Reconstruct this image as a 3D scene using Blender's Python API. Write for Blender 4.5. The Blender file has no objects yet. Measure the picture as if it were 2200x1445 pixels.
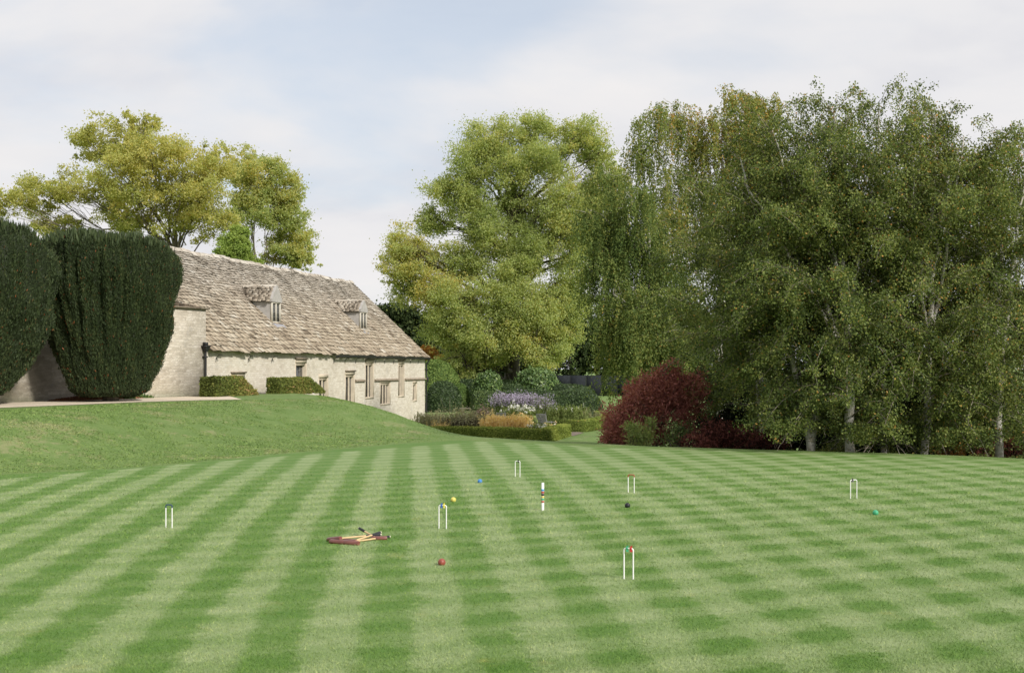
import bpy, math
import numpy as np

# ------------------------------------------------------------------ camera, sky, sun
F, CX, HY, CH = 2700.0, 1100.0, 790.0, 2.3      # focal length in photo pixels, principal column, horizon row, eye height
SC = bpy.context.scene
COL = SC.collection
cam = bpy.data.cameras.new('camera')
cam.sensor_width = 36.0
cam.lens = 36.0 * F / 2200.0
cam.shift_y = (HY - 722.5) / 2200.0
cam.clip_end = 4000.0
cam_o = bpy.data.objects.new('camera', cam)
cam_o.location = (0, 0, CH)
cam_o.rotation_euler = (math.radians(90), 0, 0)
COL.objects.link(cam_o)
SC.camera = cam_o

SUN_EL, SUN_AZ = math.radians(34), math.radians(136)     # azimuth from +Y towards +X
sdir = np.array([math.sin(SUN_AZ) * math.cos(SUN_EL), math.cos(SUN_AZ) * math.cos(SUN_EL), math.sin(SUN_EL)])
sun = bpy.data.lights.new('sun', 'SUN')
sun.energy = 2.7
sun.angle = math.radians(5)
sun.color = (1.0, 0.945, 0.87)
sun_o = bpy.data.objects.new('sun', sun)
from mathutils import Vector
sun_o.rotation_euler = Vector(tuple(-sdir)).to_track_quat('-Z', 'Y').to_euler()
sun_o.location = (40, -20, 40)
COL.objects.link(sun_o)

SC.view_settings.view_transform = 'Standard'
SC.view_settings.look = 'None'
SC.view_settings.exposure = 0.68
SC.view_settings.gamma = 1.0
SC.cycles.max_bounces = 6
SC.cycles.diffuse_bounces = 3
SC.cycles.glossy_bounces = 2
SC.cycles.transmission_bounces = 3
SC.cycles.caustics_reflective = False
SC.cycles.caustics_refractive = False


class NT:
    """small helper round a node tree"""
    def __init__(s, tree):
        s.t = tree
    def n(s, kind, **kw):
        nd = s.t.nodes.new(kind)
        for k, v in kw.items():
            setattr(nd, k, v)
        return nd
    def link(s, a, b):
        s.t.links.new(a, b)
    def put(s, sock, v):
        if isinstance(v, bpy.types.NodeSocket):
            s.link(v, sock)
        elif isinstance(v, (tuple, list)) and len(v) == 3 and sock.type == 'RGBA':
            sock.default_value = (*v, 1)
        else:
            sock.default_value = v
    def math(s, op, a, b=0.0, c=None, clamp=False):
        nd = s.n('ShaderNodeMath', operation=op, use_clamp=clamp)
        s.put(nd.inputs[0], a); s.put(nd.inputs[1], b)
        if c is not None:
            s.put(nd.inputs[2], c)
        return nd.outputs[0]
    def vmath(s, op, a, b=None):
        nd = s.n('ShaderNodeVectorMath', operation=op)
        s.put(nd.inputs[0], a)
        if b is not None:
            s.put(nd.inputs[1], b)
        return nd
    def mix(s, f, a, b, blend='MIX'):
        nd = s.n('ShaderNodeMix', data_type='RGBA', blend_type=blend)
        s.put(nd.inputs[0], f); s.put(nd.inputs[6], a); s.put(nd.inputs[7], b)
        return nd.outputs[2]
    def ramp(s, f, stops, interp='LINEAR'):
        nd = s.n('ShaderNodeValToRGB')
        nd.color_ramp.interpolation = interp
        el = nd.color_ramp.elements
        while len(el) < len(stops):
            el.new(0.5)
        for e, (p, c) in zip(el, stops):
            e.position = p
            e.color = (*c, 1) if len(c) == 3 else c
        s.put(nd.inputs[0], f)
        return nd.outputs[0]
    def noise(s, vec, scale, detail=4.0, rough=0.55, dist=0.0, col=False):
        nd = s.n('ShaderNodeTexNoise')
        s.put(nd.inputs['Vector'], vec)
        nd.inputs['Scale'].default_value = scale
        nd.inputs['Detail'].default_value = detail
        nd.inputs['Roughness'].default_value = rough
        nd.inputs['Distortion'].default_value = dist
        return nd.outputs[1 if col else 0]
    def smooth(s, x, a, b):
        nd = s.n('ShaderNodeMapRange', interpolation_type='SMOOTHSTEP')
        s.put(nd.inputs[0], x)
        nd.inputs[1].default_value = a; nd.inputs[2].default_value = b
        return nd.outputs[0]


world = bpy.data.worlds.new('World')
SC.world = world
world.use_nodes = True
wt = NT(world.node_tree)
world.node_tree.nodes.clear()
sky = wt.n('ShaderNodeTexSky', sky_type='NISHITA')
sky.sun_disc = False
sky.sun_elevation = SUN_EL
sky.sun_rotation = SUN_AZ
sky.air_density = 1.0
sky.dust_density = 1.5
bg1 = wt.n('ShaderNodeBackground')
SKYMIX = 0.0
haze_mix = wt.mix(0.45, sky.outputs[0], (5.2, 5.9, 6.8))
wt.link(haze_mix, bg1.inputs[0])
bg1.inputs[1].default_value = 0.085
bg2 = wt.n('ShaderNodeBackground')
tc = wt.n('ShaderNodeTexCoord')
sx = wt.n('ShaderNodeSeparateXYZ'); wt.link(tc.outputs['Generated'], sx.inputs[0])
zz = wt.math('ADD', wt.math('MAXIMUM', sx.outputs[2], 0.0), 0.30)
cx_ = wt.n('ShaderNodeCombineXYZ')
wt.link(wt.math('DIVIDE', sx.outputs[0], zz), cx_.inputs[0])
wt.link(wt.math('DIVIDE', sx.outputs[1], zz), cx_.inputs[1])
mp = wt.n('ShaderNodeMapping')
wt.link(cx_.outputs[0], mp.inputs[0])
mp.inputs['Rotation'].default_value = (0, 0, 0.5)
mp.inputs['Location'].default_value = (5.3, 2.2, 0.0)
mp.inputs['Scale'].default_value = (0.95, 1.25, 1)
cl = wt.noise(mp.outputs[0], 1.15, 6, 0.50, 0.25)
cl2 = wt.noise(mp.outputs[0], 2.3, 5, 0.55, 0.4)
cmask = wt.smooth(wt.math('MULTIPLY_ADD', cl2, 0.22, cl), 0.44, 0.64)
cmask = wt.math('MULTIPLY_ADD', cmask, 0.62, 0.38)
lowm = wt.smooth(sx.outputs[2], 0.05, 0.17)      # nearly solid cloud low down
cmask = wt.math('MAXIMUM', cmask, wt.math('SUBTRACT', 0.92, lowm))
ccol = wt.ramp(wt.noise(mp.outputs[0], 1.9, 5, 0.55, 0.3), [(0.3, (0.62, 0.63, 0.68)), (0.5, (0.74, 0.735, 0.75)), (0.7, (0.80, 0.78, 0.775))])
wt.link(ccol, bg2.inputs[0])
bg2.inputs[1].default_value = 0.70
ms = wt.n('ShaderNodeMixShader')
wt.link(cmask, ms.inputs[0]); wt.link(bg1.outputs[0], ms.inputs[1]); wt.link(bg2.outputs[0], ms.inputs[2])
wo = wt.n('ShaderNodeOutputWorld'); wt.link(ms.outputs[0], wo.inputs[0])


# ------------------------------------------------------------------ measuring helpers
def P(px, py, Y):
    """the point that stands at depth Y on the ray through photo pixel (px, py)"""
    return np.array([(px - CX) / F * Y, Y, CH - (py - HY) / F * Y])


def G(px, py, z=0.0):
    """the point of the level plane z seen at photo pixel (px, py)"""
    return P(px, py, (CH - z) * F / (py - HY))


def unit(a):
    return a / np.maximum(np.linalg.norm(a, axis=-1, keepdims=True), 1e-9)


# ------------------------------------------------------------------ mesh helpers
class MB:
    def __init__(s):
        s.V = []; s.n = 0
        s.F = {3: [], 4: []}; s.A = {3: [], 4: []}; s.M = {3: [], 4: []}
    def add(s, V, Fc, a=0.5, m=0):
        V = np.asarray(V, dtype=np.float64).reshape(-1, 3)
        Fc = np.asarray(Fc, dtype=np.int64)
        k = Fc.shape[1]
        s.V.append(V)
        s.F[k].append(Fc + s.n)
        s.A[k].append(np.broadcast_to(np.asarray(a, dtype=np.float64), (len(Fc),)).copy())
        s.M[k].append(np.broadcast_to(np.asarray(m, dtype=np.int64), (len(Fc),)).copy())
        s.n += len(V)
    def grid(s, V, nu, nv, wrap=False, a=0.5, m=0):
        """V is nu x nv points (u slow); wrap closes v"""
        i, j = np.meshgrid(np.arange(nu - 1), np.arange(nv if wrap else nv - 1), indexing='ij')
        i = i.ravel(); j = j.ravel(); j2 = (j + 1) % nv
        s.add(V, np.stack([i * nv + j, i * nv + j2, (i + 1) * nv + j2, (i + 1) * nv + j], 1), a, m)
    def poly(s, pts, a=0.5, m=0):
        n = len(pts)
        if n == 4:
            s.add(pts, [[0, 1, 2, 3]], a, m)
        else:
            s.add(pts, [[0, i, i + 1] for i in range(1, n - 1)], a, m)
    def box(s, lo, hi, a=0.5, m=0):
        x0, y0, z0 = lo; x1, y1, z1 = hi
        v = [(x0, y0, z0), (x1, y0, z0), (x1, y1, z0), (x0, y1, z0), (x0, y0, z1), (x1, y0, z1), (x1, y1, z1), (x0, y1, z1)]
        s.add(v, [[0, 3, 2, 1], [4, 5, 6, 7], [0, 1, 5, 4], [1, 2, 6, 5], [2, 3, 7, 6], [3, 0, 4, 7]], a, m)
    def prism(s, bot, top, a=0.5, m=0):
        n = len(bot)
        s.poly(list(bot)[::-1], a, m); s.poly(top, a, m)
        for i in range(n):
            j = (i + 1) % n
            s.poly([bot[i], bot[j], top[j], top[i]], a, m)
    def tube(s, path, rad, sides=8, cap=True, a=0.5, m=0):
        path = np.asarray(path, float); n = len(path)
        rad = np.broadcast_to(np.asarray(rad, float), (n,))
        t = unit(np.gradient(path, axis=0))
        ref = np.array([0.0, 0, 1]) if abs(t[0, 2]) < 0.9 else np.array([1.0, 0, 0])
        nn = np.zeros_like(path)
        c = np.cross(t[0], ref); nn[0] = c / np.linalg.norm(c)
        for i in range(1, n):
            q = nn[i - 1] - t[i] * np.dot(nn[i - 1], t[i]); nn[i] = q / max(np.linalg.norm(q), 1e-9)
        bb = np.cross(t, nn)
        th = np.linspace(0, 2 * np.pi, sides, endpoint=False)
        V = path[:, None] + rad[:, None, None] * (np.cos(th)[None, :, None] * nn[:, None] + np.sin(th)[None, :, None] * bb[:, None])
        s.grid(V.reshape(-1, 3), n, sides, True, a, m)
        if cap:
            s.poly(list(V[0]), a, m); s.poly(list(V[-1])[::-1], a, m)
    def lathe(s, prof, sides=16, c=(0, 0, 0), a=0.5, m=0):
        th = np.linspace(0, 2 * np.pi, sides, endpoint=False)
        V = np.array([[(c[0] + r * math.cos(q), c[1] + r * math.sin(q), c[2] + z) for q in th] for r, z in prof])
        s.grid(V.reshape(-1, 3), len(prof), sides, True, a, m)
        s.poly(list(V[0])[::-1], a, m); s.poly(list(V[-1]), a, m)
    def build(s, name, mats, parent=None, smooth=False, loc=(0, 0, 0)):
        V = np.concatenate(s.V) - np.asarray(loc, float)
        me = bpy.data.meshes.new(name)
        me.vertices.add(len(V)); me.vertices.foreach_set('co', V.astype(np.float32).ravel())
        vi, ls, at, mi, k0 = [], [], [], [], 0
        for k in (3, 4):
            if s.F[k]:
                f = np.concatenate(s.F[k]); vi.append(f.ravel())
                ls.append(k0 + np.arange(len(f)) * k); k0 += len(f) * k
                at.append(np.concatenate(s.A[k])); mi.append(np.concatenate(s.M[k]))
        vi = np.concatenate(vi); ls = np.concatenate(ls); at = np.concatenate(at); mi = np.concatenate(mi)
        me.loops.add(len(vi)); me.loops.foreach_set('vertex_index', vi.astype(np.int32))
        me.polygons.add(len(ls)); me.polygons.foreach_set('loop_start', ls.astype(np.int32))
        me.polygons.foreach_set('material_index', mi.astype(np.int32))
        if smooth:
            me.polygons.foreach_set('use_smooth', np.ones(len(ls), dtype=bool))
        me.update(calc_edges=True)
        me.attributes.new('rnd', 'FLOAT', 'FACE').data.foreach_set('value', at.astype(np.float32))
        for mm in (mats if isinstance(mats, (list, tuple)) else [mats]):
            me.materials.append(mm)
        o = bpy.data.objects.new(name, me)
        COL.objects.link(o)
        if parent is not None:
            o.parent = parent
        else:
            o.location = loc
        return o


def tag(o, label=None, cat=None, group=None, kind=None):
    for k, v in (('label', label), ('category', cat), ('group', group), ('kind', kind)):
        if v:
            o[k] = v
    return o


def thing(name, label, cat, loc=(0, 0, 0), rotz=0.0, group=None):
    o = bpy.data.objects.new(name, None)
    o.empty_display_size = 0.2
    o.location = tuple(float(c) for c in loc); o.rotation_euler = (0, 0, rotz)
    COL.objects.link(o)
    return tag(o, label, cat, group)


def copy_thing(o, parent=None):
    c = o.copy(); COL.objects.link(c)
    c.parent = parent
    for ch in list(o.children):
        copy_thing(ch, c)
    return c


# ------------------------------------------------------------------ materials
def new_mat(name):
    m = bpy.data.materials.new(name); m.use_nodes = True
    m.node_tree.nodes.clear()
    t = NT(m.node_tree)
    out = t.n('ShaderNodeOutputMaterial')
    return m, t, out


def simple(name, col, rough=0.6, spec=0.3, var=0.0, scale=8.0, metal=0.0, bump=0.0, coat=0.0):
    m, t, out = new_mat(name)
    b = t.n('ShaderNodeBsdfPrincipled')
    tc = t.n('ShaderNodeTexCoord')
    if var > 0 or bump > 0:
        nz = t.noise(tc.outputs['Object'], scale, 5)
    if var > 0:
        lo = tuple(c * (1 - var) for c in col); hi = tuple(min(1, c * (1 + var)) for c in col)
        t.link(t.ramp(nz, [(0.3, lo), (0.7, hi)]), b.inputs['Base Color'])
    else:
        b.inputs['Base Color'].default_value = (*col, 1)
    b.inputs['Roughness'].default_value = rough
    b.inputs['Specular IOR Level'].default_value = spec
    b.inputs['Metallic'].default_value = metal
    b.inputs['Coat Weight'].default_value = coat
    if bump > 0:
        bp = t.n('ShaderNodeBump'); bp.inputs['Strength'].default_value = bump
        bp.inputs['Distance'].default_value = 0.02
        t.link(nz, bp.inputs['Height']); t.link(bp.outputs[0], b.inputs['Normal'])
    t.link(b.outputs[0], out.inputs[0])
    return m


def leaf_mat(name, stops, trans=0.3, rough=0.6, spec=0.10):
    """leaf colour picked by the per-leaf number stored on the mesh"""
    m, t, out = new_mat(name)
    at = t.n('ShaderNodeAttribute', attribute_type='GEOMETRY', attribute_name='rnd')
    col = t.ramp(at.outputs['Fac'], stops)
    b = t.n('ShaderNodeBsdfPrincipled')
    t.link(col, b.inputs['Base Color'])
    b.inputs['Roughness'].default_value = rough
    b.inputs['Specular IOR Level'].default_value = spec
    if trans > 0:
        tr = t.n('ShaderNodeBsdfTranslucent')
        t.link(t.mix(1.0, col, (1.15, 1.1, 0.6), 'MULTIPLY'), tr.inputs[0])
        mx = t.n('ShaderNodeMixShader'); mx.inputs[0].default_value = trans
        t.link(b.outputs[0], mx.inputs[1]); t.link(tr.outputs[0], mx.inputs[2])
        t.link(mx.outputs[0], out.inputs[0])
    else:
        t.link(b.outputs[0], out.inputs[0])
    return m


# mowing stripes, sheen of leaning blades put into the colour: two sets of bands measured in the lawn's own metres
S1N = (0.9968, 0.0796); S1W = 0.466; S1O = 0.012
S2N = (-0.400, 0.9165); S2W = 0.457; S2O = 0.797


def lawn_mat(name, blades=False):
    m, t, out = new_mat(name)
    geo = t.n('ShaderNodeNewGeometry')
    pos = geo.outputs['Position']
    wob = t.noise(pos, 0.45, 3, 0.5)
    wob2 = t.noise(pos, 9.0, 3, 0.6)
    wob3 = t.noise(pos, 1.9, 3, 0.5)
    def band(nv, w, off, edge):
        d = t.vmath('DOT_PRODUCT', pos, (nv[0], nv[1], 0.0)).outputs['Value']
        d = t.math('ADD', d, -off)
        d = t.math('MULTIPLY_ADD', t.math('ADD', wob, -0.5), 0.22, d)
        d = t.math('MULTIPLY_ADD', t.math('ADD', wob2, -0.5), 0.26, d)
        d = t.math('MULTIPLY_ADD', t.math('ADD', wob3, -0.5), 0.34, d)
        s = t.math('SINE', t.math('MULTIPLY', d, math.pi / w))
        return t.smooth(s, -edge, edge)
    a = band(S1N, S1W, S1O, 0.62)
    b = band(S2N, S2W, S2O, 0.95)
    sx = t.n('ShaderNodeSeparateXYZ'); t.link(pos, sx.inputs[0])
    side = t.smooth(t.math('DIVIDE', sx.outputs[0], t.math('ADD', sx.outputs[1], 4.0)), -0.20, 0.16)   # view-dependent blade sheen painted by position: cross cut stronger to the right
    bl_ = t.math('MULTIPLY', b, t.math('MULTIPLY_ADD', wob3, 0.9, 0.55))
    left = t.math('MULTIPLY_ADD', a, 0.50, t.math('MULTIPLY', bl_, 0.20))
    both = t.math('MULTIPLY', t.math('SUBTRACT', 1.0, a), t.math('SUBTRACT', 1.0, t.math('MULTIPLY', b, 0.92)))
    right = t.math('MULTIPLY_ADD', t.math('SUBTRACT', 1.0, both), 0.20, t.math('MULTIPLY_ADD', a, 0.24, t.math('MULTIPLY', bl_, 0.26)))
    val = t.math('MULTIPLY_ADD', side, t.math('SUBTRACT', right, left), left)
    val = t.math('ADD', val, 0.11)
    # a mown headland runs along the foot of the bank
    d1 = t.math('ADD', t.vmath('DOT_PRODUCT', pos, (0.795, -0.606, 0.0)).outputs['Value'], 25.00)
    d2 = t.math('ADD', t.vmath('DOT_PRODUCT', pos, (0.825, -0.566, 0.0)).outputs['Value'], 23.87)
    dd = t.math('MULTIPLY_ADD', t.math('ADD', wob2, -0.5), 0.3, t.math('MINIMUM', d1, d2))
    hl = t.math('SUBTRACT', 1.0, t.smooth(dd, 0.40, 0.62))
    val = t.math('MULTIPLY_ADD', hl, t.math('SUBTRACT', 0.16, val), val)
    patch = t.noise(pos, 0.9, 4, 0.6)
    val = t.math('MULTIPLY_ADD', t.math('ADD', patch, -0.5), 0.55, val)
    mot = t.noise(pos, 4.5, 4, 0.65)
    val = t.math('MULTIPLY_ADD', t.math('ADD', mot, -0.5), 0.55, val)
    fine = t.noise(pos, 38.0, 4, 0.7)
    val = t.math('MULTIPLY_ADD', t.math('ADD', fine, -0.5), 0.75, val)
    col = t.ramp(val, [(0.0, (0.092, 0.186, 0.034)), (0.25, (0.124, 0.214, 0.051)), (0.75, (0.232, 0.305, 0.130)), (1.0, (0.300, 0.362, 0.182))])
    yel = t.smooth(t.noise(pos, 1.6, 4, 0.65), 0.60, 0.80)
    col = t.mix(t.math('MULTIPLY', yel, 0.65), col, (0.25, 0.26, 0.085))
    speck = t.noise(pos, 140.0, 3, 0.7)
    col = t.mix(t.math('MULTIPLY', t.smooth(speck, 0.40, 0.15), 0.7), col, (0.045, 0.095, 0.016))
    col = t.mix(t.math('MULTIPLY', t.smooth(speck, 0.62, 0.85), 0.5), col, (0.33, 0.37, 0.14))
    if blades:
        at = t.n('ShaderNodeAttribute', attribute_type='GEOMETRY', attribute_name='rnd')
        col = t.mix(1.0, col, t.ramp(at.outputs['Fac'], [(0.0, (0.80, 0.84, 0.74)), (0.6, (1.12, 1.12, 1.08)), (0.9, (1.35, 1.28, 1.2)), (1.0, (1.9, 1.65, 1.35))]), 'MULTIPLY')
    b_ = t.n('ShaderNodeBsdfPrincipled')
    t.link(col, b_.inputs['Base Color'])
    b_.inputs['Roughness'].default_value = 0.7
    b_.inputs['Specular IOR Level'].default_value = 0.15
    if not blades:
        bp = t.n('ShaderNodeBump'); bp.inputs['Strength'].default_value = 0.55; bp.inputs['Distance'].default_value = 0.03
        t.link(t.math('MULTIPLY_ADD', t.noise(pos, 60.0, 4, 0.75), 0.7, t.math('MULTIPLY', fine, 0.5)), bp.inputs['Height'])
        t.link(bp.outputs[0], b_.inputs['Normal'])
    t.link(b_.outputs[0], out.inputs[0])
    return m


def rough_grass_mat(name, dark, light, dry, blades=False):
    m, t, out = new_mat(name)
    geo = t.n('ShaderNodeNewGeometry'); pos = geo.outputs['Position']
    val = t.math('MULTIPLY_ADD', t.noise(pos, 1.1, 5, 0.65), 0.6, t.math('MULTIPLY', t.noise(pos, 14.0, 4, 0.7), 0.5))
    val = t.math('MULTIPLY_ADD', t.math('ADD', t.noise(pos, 60, 3, 0.7), -0.5), 0.5, val)
    col = t.ramp(val, [(0.32, dark), (0.72, light)])
    d = t.smooth(t.math('MULTIPLY_ADD', t.noise(pos, 6.0, 4, 0.6), 0.5, t.math('MULTIPLY', t.noise(pos, 0.7, 3, 0.5), 0.6)), 0.575, 0.70)
    col = t.mix(t.math('MULTIPLY', d, 0.50), col, dry)
    if blades:
        at = t.n('ShaderNodeAttribute', attribute_type='GEOMETRY', attribute_name='rnd')
        col = t.mix(1.0, col, t.ramp(at.outputs['Fac'], [(0.0, (0.72, 0.76, 0.68)), (0.6, (0.98, 0.98, 0.95)), (1.0, (1.35, 1.25, 1.15))]), 'MULTIPLY')
    b_ = t.n('ShaderNodeBsdfPrincipled')
    t.link(col, b_.inputs['Base Color'])
    b_.inputs['Roughness'].default_value = 0.75
    b_.inputs['Specular IOR Level'].default_value = 0.12
    if not blades:
        bp = t.n('ShaderNodeBump'); bp.inputs['Strength'].default_value = 0.8; bp.inputs['Distance'].default_value = 0.08
        t.link(t.noise(pos, 16.0, 5, 0.75), bp.inputs['Height'])
        t.link(bp.outputs[0], b_.inputs['Normal'])
    t.link(b_.outputs[0], out.inputs[0])
    return m


M = {}
M['lawn'] = lawn_mat('mown_lawn')
M['lawn_blade'] = lawn_mat('mown_lawn_blades', True)
BANK = ((0.104, 0.190, 0.045), (0.205, 0.285, 0.095), (0.36, 0.325, 0.18))
M['grass'] = rough_grass_mat('rough_grass', *BANK)
M['grass_blade'] = rough_grass_mat('rough_grass_blades', *BANK, blades=True)
M['gravel'] = simple('gravel', (0.60, 0.52, 0.405), 0.9, 0.1, 0.25, 25.0, bump=0.6)
M['soil'] = simple('dark_soil', (0.030, 0.022, 0.014), 0.95, 0.05, 0.5, 6.0, bump=0.8)
M['path'] = simple('stone_path', (0.22, 0.18, 0.145), 0.9, 0.1, 0.35, 9.0, bump=0.5)

# ------------------------------------------------------------------ terrain
TZ, GZ = 1.08, -1.40
LAWN = [(-15.5, -15), (-14.6, 18)] + [tuple(G(x, y)[:2]) for x, y in
        ((-220, 1036), (0, 1021), (300, 1005), (600, 977), (880, 952), (985, 946.5), (1165, 954), (1300, 962), (1745, 974), (1985, 981), (2200, 991))] + \
       [(17, 26), (23, 10), (23, -15)]
TERR = [tuple(G(x, y, TZ)[:2]) for x, y in ((-200, 893), (0, 881), (200, 869), (430, 861), (600, 857), (680, 857.5))] + \
       [(-8.9, 56), (-10.6, 60.5), (-13.4, 56.5), (-20, 62), (-45, 62), (-45, 22), (-19.5, 24)]
GARD = [(-9.6, 68.5), (-5.5, 60), (-1.6, 54.0), (1.0, 51.5), (5, 48.5), (10, 45), (17, 41), (26, 34), (60, 20), (500, -200), (900, 900), (-900, 900), (-400, 130), (-36, 110), (-14, 90)]


def pdist(poly, X, Y):
    """distance to a polygon, 0 inside"""
    p = np.array(poly); q = np.roll(p, -1, axis=0)
    d = np.full(X.shape, 1e9); ins = np.zeros(X.shape, bool)
    for (ax, ay), (bx, by) in zip(p, q):
        ex, ey = bx - ax, by - ay
        t = np.clip(((X - ax) * ex + (Y - ay) * ey) / (ex * ex + ey * ey), 0, 1)
        d = np.minimum(d, np.hypot(X - ax - t * ex, Y - ay - t * ey))
        c = (ay > Y) != (by > Y)
        ins ^= c & (X < (bx - ax) * (Y - ay) / (by - ay + 1e-12) + ax)
    return np.where(ins, 0.0, d)


def height(X, Y):
    X = np.asarray(X, float); Y = np.asarray(Y, float)
    num = 0; den = 0
    for poly, z in ((LAWN, 0.0), (TERR, TZ), (GARD, GZ)):
        w = 1.0 / (pdist(poly, X, Y) ** 2.0 + 1e-6)
        num = num + w * z; den = den + w
    return num / den


def zt(x, y):
    return float(height(np.array([x]), np.array([y]))[0])


gx = np.concatenate([[-1800, -900, -400, -200, -100, -60], np.arange(-46, 46.01, 0.5), [60, 100, 200, 400, 900, 1800]])
gy = np.concatenate([[-400, -100, -40, -20, -10, 0, 8], np.arange(14, 100.01, 0.5), np.arange(104, 200, 6), [230, 300, 450, 800, 1500, 2500]])
XX, YY = np.meshgrid(gx, gy, indexing='ij')
ZZ = height(XX, YY)
bankw = np.exp(-((ZZ - 0.5) / 0.35) ** 2)
rg = np.random.default_rng(5)
ZZ = ZZ + bankw * rg.normal(0, 0.018, ZZ.shape)
b = MB()
b.grid(np.stack([XX, YY, ZZ], -1).reshape(-1, 3), len(gx), len(gy))
me_f = np.concatenate(b.F[4]); b.F[4] = [me_f[:, ::-1]]
tag(b.build('ground', M['grass'], smooth=True), kind='structure')


def sheet(name, poly, mat, dz, z=None, step=0.5, kind='structure'):
    """a thin sheet laid over the terrain, clipped to a polygon outline"""
    import bmesh
    bm = bmesh.new()
    vs = [bm.verts.new((x, y, 0)) for x, y in poly]
    bm.faces.new(vs)
    xs = [p[0] for p in poly]; ys = [p[1] for p in poly]
    if z is None:
        for ax, lo, hi in ((0, min(xs), max(xs)), (1, min(ys), max(ys))):
            for k in np.arange(math.ceil(lo / step) * step, hi, step):
                nrm = (1, 0, 0) if ax == 0 else (0, 1, 0)
                co = (k, 0, 0) if ax == 0 else (0, k, 0)
                bmesh.ops.bisect_plane(bm, geom=bm.verts[:] + bm.edges[:] + bm.faces[:], plane_co=co, plane_no=nrm)
    bm.normal_update()
    if sum(f.normal.z for f in bm.faces) < 0:
        bmesh.ops.reverse_faces(bm, faces=bm.faces[:])
    co = np.array([v.co[:] for v in bm.verts])
    zz = height(co[:, 0], co[:, 1]) if z is None else np.full(len(co), z)
    for v, q in zip(bm.verts, zz):
        v.co.z = q + dz
    me = bpy.data.meshes.new(name); bm.to_mesh(me); bm.free()
    me.materials.append(mat)
    o = bpy.data.objects.new(name, me); COL.objects.link(o)
    return tag(o, kind=kind)


sheet('lawn', LAWN, M['lawn'], 0.012, z=0.0)

# ------------------------------------------------------------------ the stone building
def stone_wall_mat(name, c0, c1, c2, course=0.13, mortar=(0.47, 0.42, 0.34), stain=0.5, warp=1.0):
    m, t, out = new_mat(name)
    tc = t.n('ShaderNodeTexCoord')
    s = t.n('ShaderNodeSeparateXYZ'); t.link(tc.outputs['Object'], s.inputs[0])
    wob = t.noise(tc.outputs['Object'], 1.3, 4, 0.6)
    wobf = t.noise(tc.outputs['Object'], 6.0, 3, 0.6)
    hx = t.math('ADD', s.outputs[0], s.outputs[1])
    v = t.n('ShaderNodeCombineXYZ')
    t.link(t.math('MULTIPLY_ADD', wobf, 0.20 * warp * 1.6, hx), v.inputs[0])
    t.link(t.math('MULTIPLY_ADD', wobf, 0.07 * warp, t.math('MULTIPLY_ADD', wob, 0.10, s.outputs[2])), v.inputs[1])
    br = t.n('ShaderNodeTexBrick')
    t.link(v.outputs[0], br.inputs['Vector'])
    br.inputs['Scale'].default_value = 1.0
    br.inputs['Brick Width'].default_value = course * 2.9
    br.inputs['Row Height'].default_value = course
    br.inputs['Mortar Size'].default_value = 0.011
    br.inputs['Mortar Smooth'].default_value = 0.4
    br.inputs['Bias'].default_value = 0.0
    br.inputs['Color1'].default_value = (0.1, 0.1, 0.1, 1); br.inputs['Color2'].default_value = (0.9, 0.9, 0.9, 1)
    br.inputs['Mortar'].default_value = (0.5, 0.5, 0.5, 1)
    tone = t.math('MULTIPLY_ADD', br.outputs['Color'], 0.45, t.math('MULTIPLY', t.noise(tc.outputs['Object'], 3.0, 6, 0.7), 0.75))
    col = t.ramp(tone, [(0.25, c0), (0.55, c1), (0.85, c2)])
    col = t.mix(br.outputs['Fac'], col, mortar)
    pits = t.smooth(t.noise(tc.outputs['Object'], 22.0, 4, 0.7), 0.60, 0.75)
    col = t.mix(t.math('MULTIPLY', pits, 0.55), col, (0.13, 0.115, 0.095))
    st = t.smooth(t.noise(tc.outputs['Object'], 0.55, 5, 0.65), 0.50, 0.72)
    col = t.mix(t.math('MULTIPLY', st, stain), col, (0.27, 0.225, 0.155))
    ln = t.smooth(t.noise(tc.outputs['Object'], 1.1, 5, 0.7), 0.56, 0.66)
    col = t.mix(t.math('MULTIPLY', ln, 0.35), col, (0.52, 0.50, 0.46))
    b = t.n('ShaderNodeBsdfPrincipled'); t.link(col, b.inputs['Base Color'])
    b.inputs['Roughness'].default_value = 0.9; b.inputs['Specular IOR Level'].default_value = 0.1
    bp = t.n('ShaderNodeBump'); bp.inputs['Strength'].default_value = 0.55; bp.inputs['Distance'].default_value = 0.03
    hgt = t.math('MULTIPLY_ADD', br.outputs['Fac'], -0.6, t.math('MULTIPLY', t.noise(tc.outputs['Object'], 9.0, 5, 0.7), 0.8))
    t.link(hgt, bp.inputs['Height']); t.link(bp.outputs[0], b.inputs['Normal'])
    t.link(b.outputs[0], out.inputs[0])
    return m


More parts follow.
